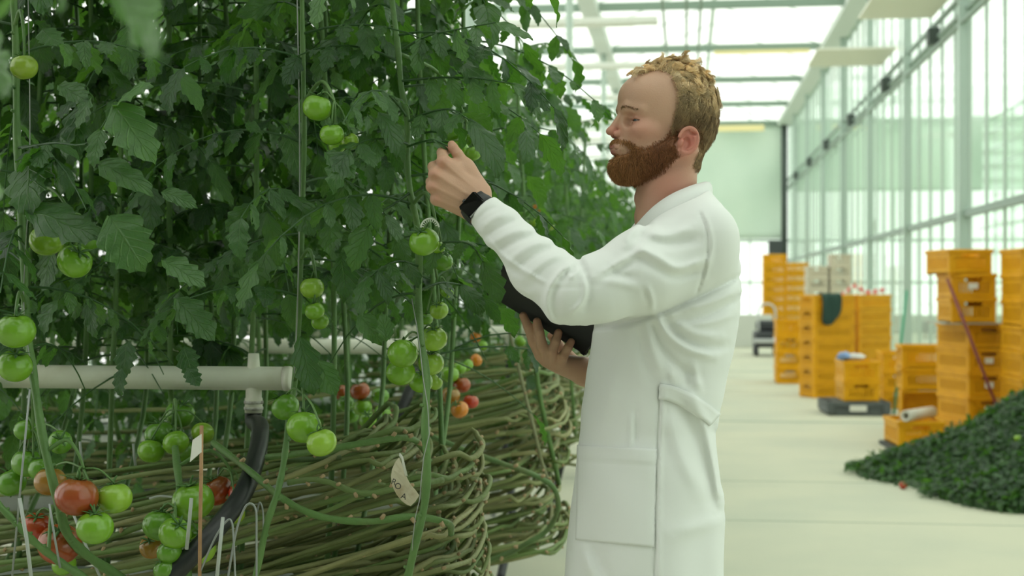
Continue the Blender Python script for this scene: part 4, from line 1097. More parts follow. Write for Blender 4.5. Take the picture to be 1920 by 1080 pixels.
for c, (where, lst) in CL.items():
    arr = np.array([t[:3] for t in lst]); used = set()
    same = {}
    for t in lst: same[t[4]] = same.get(t[4], 0)+1
    ctr = np.array([W(t[0], t[1], t[3]) for t in lst]); mid = ctr.mean(0); top = mid+np.array([0, 0, .07 if c in 'opstu' else .06])
    for i, t in enumerate(lst):
        dia = t[2]*t[3]/F*1.0; nm = CNAME[t[4]]
        bits = []
        if len(lst) > 1:
            if same[t[4]] == 1: w = 'the only '+nm+' tomato '+where if len(lst) > 1 else nm+' tomato '+where
            else:
                # rank by height inside its colour, top to bottom
                mem = sorted([q for q in range(len(lst)) if lst[q][4] == t[4]], key=lambda q: lst[q][1]); k = mem.index(i); n = len(mem)
                o_ = 'upper' if n == 2 and k == 0 else 'lower' if n == 2 else ['topmost', 'second highest', 'third highest', 'fourth highest', 'fifth highest'][k] if k < n-1 else 'lowest'
                w = o_+' '+nm+' tomato '+where
        else: w = nm+' tomato '+where
        out = ctr[i]-top; tl = (float(np.clip(out[1]*6, -.6, .6))+rng.normal(0, .15), float(np.clip(-out[0]*6, -.6, .6))+rng.normal(0, .15))
        if c in 'd': tl = (-.1, tl[1]*.4)
        if c in 'e': tl = (.35, tl[1])
        add_tomato(ctr[i], dia, t[4], w, 'tomatoes '+where, tl, rng.random()*6.28, True, .96)
    if c in plant_of:
        pl, S = plant_of[c]; j = np.argmin(np.linalg.norm(S-(top+np.array([0, 0, .05])), axis=1)); mb = MB(); o0 = off(pl)
        mb.tube(smooth_curve([S[j]-o0, (S[j]*.4+top*.6)+np.array([0, 0, .04])-o0, top-o0, mid-o0], 16), np.linspace(.0042, .0024, 16), 6)
        for q in range(len(lst)):
            e = ctr[q]+np.array([0, 0, lst[q][2]*lst[q][3]/F*.42]); mb.tube(smooth_curve([top-o0, (top+e)/2+np.array([0, 0, .012])-o0, e-o0], 7), .0021, 5)
        mb.obj('truss', stem_m, pl)

# ---- plants of shared shape for the rows
def row_plant(seed, zlo, ztop, rad, step, low, pairs=3, size=.095):
    r = np.random.default_rng(seed); fo = Foliage(seed+100, low); z = np.linspace(.69, ztop, 26)
    S = np.stack([.03*np.sin(z*2.1+seed), .03*np.sin(z*1.7+2*seed)+.29*np.clip((1.15-z)/.45, 0, 1)**1.5, z], 1); az = r.random()*6.28
    for zz in np.arange(zlo, ztop, step):
        i = np.argmin(np.abs(z-zz)); az += 2.4
        fo.leaf(S[i], az+r.normal(0, .3), r.uniform(.6, 1)*rad, r.uniform(-.1, .55), size*r.uniform(.75, 1.1), r.uniform(.6, 1.2), pairs)
    st = MB().tube(S, np.linspace(.009, .006, 26), 7)
    return fo, st
# nearest row: each plant has leaves of its own so that none hangs before the pipe or the fruit
def near_plant(x, y, seed, label, group, ztop=2.8, zlo=1.18):
    r = np.random.default_rng(seed); fo = Foliage(seed+200, cull=cull); z = np.linspace(.69, ztop+.1, 26); inw = math.copysign(1, ROW0-y)*max(0, abs(ROW0-y)-.09)
    S = np.stack([x+.03*np.sin(z*2.1+seed), y+.03*np.sin(z*1.7+2*seed)+inw*np.clip((1.15-z)/.45, 0, 1)**1.5, z], 1); az = r.random()*6.28
    for zz in np.arange(zlo, ztop, .060):
        i = np.argmin(np.abs(z-zz)); az += 2.4
        fo.leaf(S[i], az+r.normal(0, .3), r.uniform(.24, .44), r.uniform(-.1, .5), r.uniform(.075, .11), r.uniform(.6, 1.2), 4)
    t = thing('tomato_plant', label, 'tomato plant', (x, y, 0), 0, group); o0 = np.array([x, y, 0])
    MB().tube(S-o0, np.linspace(.007, .005, 26), 7).obj('stem', stem_m, t)
    fo.V = [v-o0 for v in fo.V]; fo.build('foliage', t)
    return t
sd = 300
for x in np.arange(-2.30, -.60, .24):
    sd += 1; near_plant(x+rng.normal(0, .03), 3.28+rng.normal(0, .03), sd, 'leafy tomato plant crowded behind the front stems of the nearest row', 'front plants of the nearest row')
for x in np.arange(-2.40, -.62, .30):
    sd += 1; near_plant(x+rng.normal(0, .03), 3.42+rng.normal(0, .03), sd, 'leafy tomato plant in the middle of the nearest row, over the white pipe', 'middle plants of the nearest row', 2.8, 1.30)
for x in np.arange(-2.55, -.48, .22):
    sd += 1; near_plant(x+rng.normal(0, .03), 3.62+rng.normal(0, .03), sd, 'leafy tomato plant on the far side of the nearest row', 'back plants of the nearest row')
VAR = []
for q in range(5):
    fo, st = row_plant(40+q, 1.36, 2.22, .38, .055, False, 4); VAR.append((fo, st))
VARL = []
for q in range(3):
    fo, st = row_plant(80+q, .74, 2.75, .38, .055, False, 4); VARL.append((fo, st))
VARF = []
for q in range(4):
    fo, st = row_plant(60+q, 1.15, 2.25, .40, .058, True, 4, .105); VARF.append((fo, st))
def proto(fo, st):
    t = thing('tomato_plant', 'x', 'tomato plant'); fo.build('foliage', t); st.obj('stem', stem_m, t); return t
PV = [[proto(*q), False] for q in VAR]; PVF = [[proto(*q), False] for q in VARF]; PVL = [[proto(*q), False] for q in VARL]
def place(pool, x, y, label, group, sz=1.0, side=1):
    k = rng.integers(len(pool)); pr, used = pool[k]
    o = pr if not used else dup(pr); pool[k][1] = True
    o.location = (float(x), float(y), 0); o.rotation_euler = (0, 0, rng.normal(0, .25)+(math.pi if side > 0 else 0)); o.scale = (sz, sz, 1)
    o['label'] = label; o['group'] = group; return o
ROWN = ['nearest', 'second', 'third', 'fourth', 'fifth', 'sixth', 'seventh', 'eighth', 'ninth', 'tenth', 'eleventh', 'twelfth', 'thirteenth', 'fourteenth', 'fifteenth', 'sixteenth']
for k in range(1, 16):
    far = k > 3; n = {1: 12, 2: 12, 3: 11}.get(k, 4 if k < 8 else 2)
    for side in (-1, 1):
        for i in range(n):
            x = -.58-i*.27+rng.normal(0, .04); y = rowY(k)+side*.38+rng.normal(0, .04)
            if far: place(PVF, x, y, f'leafy tomato plant in the {ROWN[k]} row from the camera', f'tomato plants of the {ROWN[k]} row', rng.uniform(.95, 1.05), side)
            else: place(PVL if x < -1.15 else PV, x, y, f'leafy tomato plant on the {"near" if side < 0 else "far"} side of the {ROWN[k]} row', f'tomato plants of the {ROWN[k]} row, {"near" if side < 0 else "far"} side', rng.uniform(.95, 1.05), side)
def drop(o):
    for c in list(o.children): drop(c)
    bpy.data.objects.remove(o)
for pool in (PV, PVF, PVL):
    for pr, used in pool:
        if not used: drop(pr)
# the row before the camera: only its end leaves reach into the picture, out of focus
t = thing('tomato_plant', 'blurred tomato plant close to the camera, its leaves hanging into the top left corner', 'tomato plant', (-.86, 1.30, 0))
fo = Foliage(900); o0 = np.array([-.86, 1.30, 0])
zc = np.linspace(.0, 2.4, 24); Sb = np.stack([0*zc+.02*np.sin(2*zc)-.04, .02*np.sin(3*zc), zc], 1); MB().tube(Sb, .008, 8).obj('stem', stem_m, t)
fo.stalk(smooth_curve([W(-120, -180, 1.2), W(40, -120, 1.1), W(150, -50, 1.05)], 10), .003, .002)
for b, tt, w, tone in [((180, -60, 1.10), (358, 118, 1.02), .85, .25), ((120, -60, 1.15), (130, 38, 1.1), .8, .3), ((30, -40, 1.15), (10, 40, 1.1), 1.0, .8), ((-50, 60, 1.4), (42, 185, 1.35), 1.1, .3), ((-60, 250, 1.6), (28, 400, 1.5), 1.0, .7), ((-60, 400, 1.6), (36, 545, 1.5), .9, .2), ((-50, 150, 1.5), (18, 250, 1.45), 1.0, .5)]:
    a, c = W(*b), W(*tt); fo.leaflet(a, c-a, np.array([.25, .92, .30]), np.linalg.norm(c-a), tone, w, True)
for z in np.arange(2.0, 2.4, .12): fo.leaf(Sb[np.argmin(np.abs(zc-z))]+o0, 2.2+rng.normal(0, 1), .26, .3, .09, .8, 3)
fo.V = [v-o0 for v in fo.V]; fo.build('foliage', t)

# ---- bundles of lowered vines
def vine_path(Yc, xe, z, xs, ysp, r, slope, bend):
    """from far along the row, rising towards the aisle end, round the end and back"""
    x = np.linspace(xs, xe-bend, 14); yn = Yc-ysp+r.normal(0, .02)+.02*np.sin(x*2.5+r.random()*6)+.10*(xe-x)*r.normal(0, .5)
    zz = z-slope*np.tanh((xe-x)*1.0)*1.0+.010*np.sin(x*4+r.random()*6)+.003*np.sin(x*13+r.random()*6)
    A = np.stack([x, yn, zz], 1)
    a = np.linspace(-1.35, 1.35, 9); B = np.stack([xe-bend+bend*np.cos(a), Yc+r.normal(0, .02)+ysp*np.sin(a)/math.sin(1.35)*.98, z+.02*np.sin(a*2)+r.normal(0, .006, 9)], 1)
    xb = np.linspace(xe-bend-.05, xe-1.2, 6); Cc = np.stack([xb, 0*xb+Yc+ysp+r.normal(0, .02), z-.04-slope*.7*(xe-xb)], 1)
    return smooth_curve(np.vstack([A, B[1:-1], Cc]), 60)
def vine(P, rad, col, label, group, seed, dens=1.0):
    r = np.random.default_rng(seed); mb = MB(); n = len(P); rr = rad*(1+.08*np.sin(np.arange(n)*1.3+seed)); mb.tube(P, rr, 7)
    s0 = r.integers(2, 5)
    for i in range(s0, n-2, max(2, int(4/dens))):
        a = r.random()*6.28; T = P[i+1]-P[i]; T /= np.linalg.norm(T); u = np.cross(T, [0, 0, 1]); u /= np.linalg.norm(u); w = np.cross(u, T); dd = u*math.cos(a)+w*math.sin(a)
        mb.tube([P[i]+dd*rad*.6, P[i]+dd*rad*1.9+T*rad*.8], [rad*.75, rad*.55], 6, True, 1)
    o = mb.obj('vine_stem', [vine_m, scar_m]); o.color = (*col, 1)
    tag(o, label, 'vine', group); return o
def vine_col(r):
    t = r.random(); a = np.array([.12, .20, .05]); b = np.array([.30, .29, .13]); t = t**1.2; return tuple(a*(1-t)+b*t)
r = np.random.default_rng(77)
for i in range(84):
    z = r.uniform(.56, 1.09); rad = r.uniform(.0045, .0070); d = r.uniform(.05, .32)
    P = vine_path(3.21, r.uniform(-.60, -.44)-.10*(z > 1.02), z, -2.3, d, r, r.uniform(.20, .46), r.uniform(.05, .13))
    vine(P, rad, vine_col(r), 'bare bent tomato stem in the nearest bundle, under the thick winding stem', 'bare stems of the nearest bundle', 500+i)
for i in range(60):
    z = r.uniform(.50, 1.14); rad = r.uniform(.0062, .0085); d = r.uniform(.05, .34)
    P = vine_path(rowY(1), r.uniform(-.58, -.40), z, -3.2, d, r, r.uniform(.14, .36), r.uniform(.05, .14))
    vine(P, rad, vine_col(r), 'bare bent tomato stem in the second bundle, left of the coat', 'bare stems of the second bundle', 700+i)
for k in (2, 3, 4):
    for i in range(34 if k == 2 else 18):
        z = r.uniform(.55, 1.12); P = vine_path(rowY(k), r.uniform(-.60, -.42), z, -1.5, r.uniform(.05, .33), r, r.uniform(.05, .2), r.uniform(.05, .14))
        vine(P[::2], .0075, vine_col(r), f'bare bent tomato stem in the {ROWN[k]} bundle from the camera', f'bare stems of the {ROWN[k]} bundle', 900+100*k+i, .5)
GRN = (.10, .20, .05)
vine(smooth_curve(px3([(400, 830, 3.0), (470, 885, 2.86), (530, 935, 2.80), (600, 968, 2.78), (690, 978, 2.78), (770, 968, 2.80), (838, 980, 2.84), (846, 1000, 3.0)]), 40), .0070, GRN, 'green stem lying across the front of the nearest bundle', None, 1401)
vine(smooth_curve(px3([(540, 905, 2.86), (600, 900, 2.84), (680, 925, 2.82), (760, 912, 2.82), (830, 900, 2.9)]), 40), .0062, (.13, .20, .06), 'pale green stem just below the torn paper label', None, 1402)
vine(smooth_curve(px3([(500, 858, 2.95), (600, 845, 2.9), (700, 828, 2.9), (770, 822, 2.95), (800, 850, 3.1)]), 40), .0070, GRN, 'green stem along the top of the nearest bundle', None, 1403)
vine(smooth_curve(px3([(770, 800, 4.5), (850, 835, 4.45), (930, 865, 4.4), (1000, 890, 4.4), (1038, 915, 4.42), (1046, 955, 4.45), (1025, 995, 4.5), (985, 1020, 4.5), (950, 1038, 4.55), (890, 1060, 4.6), (840, 1075, 4.7)]), 50), .0085, (.09, .17, .05), 'dark green stem drooping in a loop below the second bundle', None, 1404)
vine(smooth_curve(px3([(950, 600, 4.9), (975, 700, 4.7), (1000, 800, 4.55), (1020, 880, 4.5), (1035, 910, 4.45)]), 30), .006, (.17, .18, .08), 'thin stem hanging down onto the second bundle', None, 1405)
vine(smooth_curve(px3([(330, 815, 3.3), (420, 855, 3.1), (540, 862, 3.05), (640, 858, 3.05)]), 30), .006, (.07, .12, .04), 'dark stem behind the bamboo cane', None, 1406)

# ---- growing gutters, pipes and hoses
for k in range(0, 16):
    y = rowY(k); t = thing('growing_gutter', f'white growing gutter with substrate bags under the {ROWN[k]} row', 'gutter', (-.85, y, 0), 0)
    g = MB(); g.box((-3.6, -.16, .55), (.0, .16, .57)); g.box((-3.6, -.17, .55), (0, -.155, .66)); g.box((-3.6, .155, .55), (0, .17, .66)); g.box((-.01, -.17, .55), (.0, .17, .66)); g.obj('trough', gutter_m, t, False)
    for i in range(3):
        MB().box((-1.13-i*1.12, -.145, .572), (-.06-i*1.12, .145, .70), bev=.03).obj('substrate_bag', plastic_w, t)
    for x in (-.30, -1.9):
        s = MB(); s.box((x-.015, -.12, 0), (x+.015, -.09, .55)); s.box((x-.015, .09, 0), (x+.015, .12, .55)); s.box((x-.02, -.14, .53), (x+.02, .14, .55)); s.obj('stand', steel_m, t, False)
def pipe_set(k, xe, label, hose_px, hlabel, zc=1.17, Yp=None, rp=.0275):
    y = rowY(k) if Yp is None else Yp
    t = thing('heating_pipe', label, 'pipe', (xe, y, 0))
    MB().tube([(-3.6, 0, zc), (-1, 0, zc), (0, 0, zc)], rp, 28).obj('pipe', pipe_m, t)
    v, f = lathe([(.0001, -.003), (rp*.90, -.003), (rp*1.05, -.008), (rp*1.05, .006), (rp*.92, .010), (.0001, .010)], 28); v = v @ roty(math.pi/2).T+np.array([0, 0, zc]); meshobj('end_cap', v, f, pipe_m, t, True, fix=True)
    xt = -.082
    MB().tube([(xt, 0, zc), (xt, 0, zc+.058)], [.0165, .0125], 16).obj('top_stub', pipe_m, t)
    MB().tube([(xt, 0, zc-.02), (xt, 0, zc-.045), (xt, 0, zc-.046), (xt, 0, zc-.080)], [.0185, .0185, .0205, .0205], 20).obj('socket', pipe_m, t)
    c = MB()
    for dz in (.052, .066): c.tube([(xt, 0, zc-dz), (xt, 0, zc-dz-.007)], .0225, 20)
    c.obj('hose_clamp', clamp_m, t)
    P = smooth_curve(np.vstack([[xe+xt, y, zc-.070], [xe+xt, y, zc-.10], px3(hose_px)]), 50)
    h_ = MB().tube(P, .0195, 18).obj('hose', hose_m); tag(h_, hlabel, 'hose')
    return t
pipe_set(0, float(WY(540, 706, 3.21)[0]), 'white pipe end with a valve stub over the nearest row', [(488, 800, 3.18), (482, 850, 3.02), (458, 920, 2.84), (415, 980, 2.75), (365, 1035, 2.71), (310, 1090, 2.70), (240, 1160, 2.70)], 'thick black hose curving down from the foreground pipe end')
pipe_set(1, float(WY(800, 643, rowY(1))[0]), 'white pipe across the second row, seen behind the green bunch', [(778, 700, 4.98), (765, 740, 4.9), (745, 785, 4.85), (722, 830, 4.85), (700, 900, 4.85)], 'black hose hanging from the second pipe behind the green bunch')
pipe_set(2, float(WY(985, 617, rowY(2))[0]), 'white pipe end with a T joint left of the tablet', [(956, 720, 6.7), (948, 800, 6.6), (956, 900, 6.5), (960, 980, 6.4), (948, 1040, 6.3), (938, 1085, 6.2)], 'black hose dropping straight from the third pipe to the floor')
pipe_set(3, -.85, 'white pipe end over the fourth row, behind the right hand', [(1060, 800, 8.4), (1058, 850, 8.3), (1030, 960, 8.3)], 'black hose of the fourth pipe, just left of the coat')

# ---- wire hooks, cane, labels, clip
def wire(P, r, name, label, m, group=None):
    o = MB().tube(P, r, 7).obj(name, m); tag(o, label, 'wire', group); return o
hk = 'hairpin wire stem hooks'
wire(smooth_curve(px3([(420, 1130, 2.66), (440, 1010, 2.66), (456, 958, 2.66), (469, 944, 2.66), (480, 958, 2.66), (481, 1010, 2.66), (481, 1130, 2.66)]), 40), .0022, 'wire_hook', 'tall hairpin wire hook right of the curved black hose', steel_m, hk)
wire(smooth_curve(px3([(360, 1110, 2.62), (400, 1015, 2.62), (424, 978, 2.62), (434, 978, 2.62), (438, 1010, 2.62), (443, 1130, 2.62)]), 40), .0020, 'wire_hook', 'lower hairpin wire hook crossing in front of the black hose', steel_m, hk)
wire(smooth_curve(px3([(482, 960, 2.8), (487, 942, 2.8), (493, 960, 2.8), (494, 1010, 2.8)]), 24), .0018, 'wire_hook', 'small wire hook at the right of the tall hairpin hook', steel_m, hk)
wire(smooth_curve(px3([(410, 905, 3.05), (410, 880, 3.05), (420, 870, 3.05)]), 20), .0022, 'wire_hook', 'short curved wire hook above the tomato behind the hose', steel_m, hk)
wire(px3([(359, 934, 2.64), (355, 980, 2.64), (350, 1030, 2.64)]), .0035, 'white_rod', 'short white rod before the bunch by the cane', rod_m)
wire(px3([(418, 970, 2.60), (412, 1030, 2.60), (404, 1110, 2.60)]), .0035, 'white_rod', 'white rod standing in front of the black hose', rod_m)
wire(px3([(37, 934, 2.56), (50, 1010, 2.56), (62, 1110, 2.56)]), .0035, 'white_rod', 'white rod at the bottom left corner', rod_m)
wire(px3([(56, 730, 2.60), (40, 900, 2.60), (20, 1110, 2.60)]), .0020, 'support_wire', 'long grey wire slanting down at the far left', steel_m)
wire(px3([(93, 945, 2.58), (103, 1010, 2.58), (113, 1065, 2.58)]), .0022, 'support_wire', 'short grey wire before the red bunch', steel_m)
wire(px3([(128, 940, 2.9), (160, 1020, 2.86), (200, 1110, 2.8)]), .0028, 'white_rod', 'pale rod leaning behind the half-ripe bunch', rod_m)
wire(smooth_curve(px3([(280, 935, 3.0), (300, 930, 3.0), (328, 932, 3.0), (340, 925, 3.0)]), 16), .0025, 'white_rod', 'pale bent rod left of the bunch by the cane', rod_m)
for x, y0, y1 in ((497, 815, 900), (150, 828, 870), (250, 832, 880)):
    wire(px3([(x, y0, 3.3), (x+2, (y0+y1)/2, 3.3), (x+5, y1, 3.3)]), .003, 'white_rod', 'thin white rod deep in the nearest row', rod_m, 'white rods inside the nearest row')
t = thing('plant_marker', 'thin brown bamboo cane with a white card before the nearest row', 'plant marker', tuple(W(375, 1090, 2.62)))
o0 = np.array(t.location)
MB().tube(px3([(378, 798, 2.62), (377, 900, 2.62), (375, 1000, 2.62), (374, 1130, 2.62)])-o0, .0036, 10).obj('cane', mat('bamboo', (.42, .24, .12), .6, noise=(30, (.30, .16, .08), .4, .7)), t)
q = px3([(361, 825, 2.63), (377, 814, 2.615), (377, 848, 2.615), (356, 866, 2.63)])-o0; nrm = np.cross(q[1]-q[0], q[3]-q[0]); nrm /= np.linalg.norm(nrm); V = np.concatenate([q, q+nrm*.0012])
paper = mat('card', (.72, .72, .66), .7)
card = meshobj('card', V, [(0, 1, 2, 3), (7, 6, 5, 4), (0, 4, 5, 1), (1, 5, 6, 2), (2, 6, 7, 3), (3, 7, 4, 0)], paper, t, False, fix=True)
def text_mesh(txt, size, M, m, parent, name='lettering'):
    cu = bpy.data.curves.new('t', 'FONT'); cu.body = txt; cu.size = size; cu.extrude = .0003; cu.align_x = 'CENTER'; cu.align_y = 'CENTER'
    o = bpy.data.objects.new('t', cu); COL.objects.link(o); dg = bpy.context.evaluated_depsgraph_get(); dg.update()
    me = bpy.data.meshes.new_from_object(o.evaluated_get(dg)); bpy.data.objects.remove(o)
    me.transform(Matrix(M.tolist())); me.materials.clear(); me.materials.append(m)
    o = bpy.data.objects.new(name, me); COL.objects.link(o); o.parent = parent; return o
ink = mat('ink', (.03, .03, .03), .7)
# torn curled paper label on the vines, with a few letters left
out_px = [(748, 858), (741, 866), (735, 880), (733, 893), (734, 905), (738, 917), (744, 928), (753, 939), (762, 946), (770, 949), (779, 940), (786, 929), (779, 919), (770, 909), (764, 898), (759, 886), (754, 872)]
t = thing('paper_label', 'torn off-white paper label with black letters caught on the bare vines', 'label', tuple(W(755, 905, 2.70)))
o0 = np.array(t.location); pts = []
for (x, y) in out_px: pts.append(W(x, y, 2.70-.0009*(x-750)*.4+.00025*(y-905)**2*.02)-o0)
pts = np.array(pts); n = len(pts); V = np.concatenate([pts, pts+np.array([0, .0012, 0])]); f = [tuple(range(n)), tuple(range(2*n-1, n-1, -1))]+[(i, i+n, (i+1) % n+n, (i+1) % n) for i in range(n)]
meshobj('paper', V, f, mat('old_paper', (.62, .56, .42), .8, noise=(40, (.45, .37, .24), .5, .7)), t, False, fix=True)
strip = px3([(749, 852, 2.70), (754, 858, 2.692), (757, 872, 2.69), (762, 892, 2.695)])-o0
MB().tube(strip, .004, 6, flat=.25).obj('torn_strip', paper, t)
for ch, x, y, rot in (('R', 738.5, 904, .35), ('O', 746, 912, .5), ('A', 757, 931, .35)):
    M = np.eye(4); Rr = np.stack([np.array([CT, ST, 0]), np.array([0, 0, 1.0]), np.array([ST, -CT, 0])], 1) @ rotz(-rot); M[:3, :3] = Rr; M[:3, 3] = W(x, y, 2.694)-o0
    text_mesh(ch, .016, M, ink, t)
# toothed truss clip
t = thing('truss_clip', 'small white toothed plastic clip arching over the top tomato of the winding stem', 'clip', tuple(W(806, 425, 2.70)))
o0 = np.array(t.location); a = np.linspace(math.pi*.98, .1, 22); ar = np.array([W(806+17*math.cos(q), 428-18*math.sin(q), 2.68) for q in a])-o0
clipm = mat('clip_plastic', (.62, .66, .58), .4); MB().tube(ar, .0016, 8).obj('arch', clipm, t)
tm = MB()
for q in a[1:-1:2]: tm.tube([W(806+17*math.cos(q), 428-18*math.sin(q), 2.68)-o0, W(806+11*math.cos(q), 428-12*math.sin(q), 2.68)-o0], [.0013, .0009], 6)
tm.obj('toothed_edge', clipm, t)
# ================================================================ the greenhouse
def glass_mat(name, tint, refl=.08):
    m = bpy.data.materials.new(name); m.use_nodes = True; nt = m.node_tree; N = nt.nodes; L_ = nt.links
    N.remove(N['Principled BSDF']); t = N.new('ShaderNodeBsdfTransparent'); t.inputs[0].default_value = (*tint, 1)
    g = N.new('ShaderNodeBsdfGlossy'); g.inputs['Roughness'].default_value = .04; g.inputs[0].default_value = (.9, 1, .93, 1)
    fr = N.new('ShaderNodeFresnel'); fr.inputs[0].default_value = 1.25 if refl > 0 else 1.01
    geo = N.new('ShaderNodeNewGeometry'); mu = N.new('ShaderNodeMath'); mu.operation = 'MULTIPLY_ADD'; mu.inputs[1].default_value = -1; mu.inputs[2].default_value = 1; L_.new(geo.outputs['Backfacing'], mu.inputs[0])
    m2 = N.new('ShaderNodeMath'); m2.operation = 'MULTIPLY'; L_.new(mu.outputs[0], m2.inputs[0]); L_.new(fr.outputs[0], m2.inputs[1]); fr = m2
    if refl < 0:                                     # hazy diffusing roof glass
        N.remove(g); g = N.new('ShaderNodeBsdfTranslucent'); g.inputs[0].default_value = (.95, 1, .94, 1); fr = N.new('ShaderNodeValue'); fr.outputs[0].default_value = .30
    ms = N.new('ShaderNodeMixShader'); L_.new(fr.outputs[0], ms.inputs[0]); L_.new(t.outputs[0], ms.inputs[1]); L_.new(g.outputs[0], ms.inputs[2]); L_.new(ms.outputs[0], N['Material Output'].inputs[0])
    return m
glass_roof = glass_mat('roof_glass', (.97, .99, .96), -1); glass_wall = glass_mat('wall_glass', (.93, .97, .935))
alu_g = mat('frame_aluminium', (.46, .56, .49), .5)
steel_d = mat('truss_steel', (.20, .28, .22), .55)
dark_j = mat('bracket_dark', (.06, .08, .07), .6)
concrete = mat('floor_concrete', (.57, .565, .435), .75, spec=.3, noise=(.9, (.48, .50, .40), .35, .7), bump=(25, .04))
curb_m = mat('curb_concrete', (.55, .57, .52), .8)
YW0, YW1, XR = -3.0, 45.0, 3.2
struct('floor', MB().box((-9, -3.5, -.12), (13, 46, 0)), concrete, 'pale concrete aisle floor')
jm = mat('floor_joint_and_shadow', (.30, .36, .29), .8)
for i, (yy, w) in enumerate(((14.9, .05), (10.3, .008), (19.3, .012), (23.8, .05), (8.55, .006))):  # nearest thin strips are shadow bands painted as dark lines, the others joints
    struct(f'trim_{i+1}', MB().box((-.9, yy-w, -.02), (XR, yy+w, .0015)), jm, 'dark joint and painted shadow lines across the floor')
# right wall
struct('wall_right', MB().box((XR-.05, YW0, 0), (XR+.05, YW1, .32)), curb_m, 'low concrete curb of the right wall')
struct('window_1', MB().box((XR-.004, YW0, .32), (XR+.004, YW1, 6.45)), glass_wall, 'glass panes of the right wall')
mm = MB()
for y in np.arange(YW0+.2, YW1, .88): mm.box((XR-.025, y-.018, .32), (XR+.008, y+.018, 6.45))
struct('trim_6', mm, alu_g, 'aluminium glazing bars of the right wall')
mm = MB(); mm.box((XR-.08, YW0, 2.18), (XR-.02, YW1, 2.26)); mm.box((XR-.06, YW0, 4.52), (XR+.02, YW1, 4.56)); mm.box((XR-.09, YW0, 4.68), (XR-.04, YW1, 4.73)); mm.box((XR-.12, YW0, 4.36), (XR-.07, YW1, 4.40)); mm.box((XR-.1, YW0, 6.40), (XR+.1, YW1, 6.55))
struct('trim_7', mm, mat('rail_steel', (.24, .32, .27), .55), 'rails along the right wall')
mm = MB()
for y in (9.5, 14.0, 18.5, 22.8, 27.5, 32.2, 36.6, 41): mm.box((XR-.16, y-.10, 4.46), (XR-.02, y+.10, 4.66))
struct('trim_8', mm, dark_j, 'dark brackets on the wall rail')
for i, y in enumerate((-1.5, 4.2, 8.4, 12.5, 16.6, 20.7, 24.8, 29, 33.2, 37.4, 41.6)):
    struct(f'column_{i+1}', MB().box((XR-.13, y-.05, 0), (XR-.02, y+.05, 6.45)), mat('column_steel', (.40, .50, .44), .5) if i == 0 else bpy.data.materials['column_steel'], 'square steel column of the right wall')
# neighbouring bay behind the glass
mm = MB()
for y in np.arange(YW0, YW1, 2.2): mm.box((9.0, y-.03, 0), (9.08, y+.03, 6.45))
for z in (.9, 1.7, 2.4, 3.2, 5.0, 5.5, 6.0, 6.4): mm.box((9.0, YW0, z-.03), (9.06, YW1, z+.03))
struct('trim_9', mm, alu_g, 'frame of the neighbouring bay')
struct('wall_outside', MB().box((9.1, YW0, 0), (9.16, YW1, 6.45)), glass_wall, 'far glass wall of the neighbouring bay')
# far wall
struct('wall_back', MB().box((-9, YW1, 0), (13, YW1+.1, .55)), curb_m, 'low base wall at the far end')
struct('window_2', MB().box((-9, YW1+.02, .55), (13, YW1+.03, 7.6)), glass_wall, 'glass of the far end wall')
mm = MB()
for x in np.arange(-9, 13, 1.1): mm.box((x-.03, YW1-.04, .55), (x+.03, YW1+.02, 7.6))
for z in (1.55, 2.85, 6.5): mm.box((-9, YW1-.05, z-.04), (13, YW1+.02, z+.04))
struct('trim_10', mm, alu_g, 'glazing bars of the far end wall')
curt = mat('screen_fabric', (.72, .80, .72), .85, noise=(.5, (.60, .70, .62), .35, .7), transl=((.7, .82, .72), .35))
def curtain(x0, x1, z0, z1, name, label, cat='screen'):
    nx, nz = 60, 16; V = []; f = []
    for j in range(nz+1):
        for i in range(nx+1):
            x = x0+(x1-x0)*i/nx; z = z0+(z1-z0)*j/nz
            V.append((x, YW1-.35+.05*math.sin(x*3.1+z*1.4)+.06*math.sin(x*1.3-z*2.2), z))
    for j in range(nz):
        for i in range(nx): a = j*(nx+1)+i; f.append((a, a+1, a+nx+2, a+nx+1))
    o = meshobj(name, np.array(V), f, curt); md = o.modifiers.new('thickness', 'SOLIDIFY'); md.thickness = .01
    tag(o, label, cat); return o
curtain(-1.6, 3.05, 2.9, 6.45, 'hanging_screen', 'large pale green fabric screen hanging at the far end of the aisle')
curtain(3.3, 12.5, 4.35, 6.6, 'hanging_screen', 'pale screen band high behind the right glass wall')
tag(MB().tube([(3.02, 44.4, 2.2), (3.02, 44.4, 6.5)], .10, 12).obj('screen_roller', mat('dark_roller', (.05, .07, .06), .6)), 'dark vertical post at the right edge of the hanging screen', 'post')
struct('wall_low', MB().box((.2, 33.4, 0), (2.0, 33.7, .76), bev=.01), curb_m, 'low grey concrete wall at the end of the aisle')
# roof
rg = MB(); rb = MB(); ZG = 6.5
for x0, x1 in ((-1.7, 2.9), (-6.3, -1.7)):
    xm = (x0+x1)/2; zr_ = 7.45
    for a, b in ((x0, xm), (xm, x1)):
        za, zb = (ZG, zr_) if a == x0 else (zr_, ZG)
        v = np.array([(a, YW0, za), (b, YW0, zb), (b, YW1, zb), (a, YW1, za)]); rg.add(np.concatenate([v, v+np.array([0, 0, .006])]), [(3, 2, 1, 0), (4, 5, 6, 7), (0, 1, 5, 4), (1, 2, 6, 5), (2, 3, 7, 6), (3, 0, 4, 7)])
        for y in np.arange(YW0, YW1+.1, 2.4): rb.tube([(a, y, za), (b, y, zb)], .016, 4)
    rb.box((xm-.04, YW0, zr_-.04), (xm+.04, YW1, zr_+.03))
struct('ceiling', rg, glass_roof, 'glass roof panes'); struct('trim_11', rb, alu_g, 'roof glazing bars')
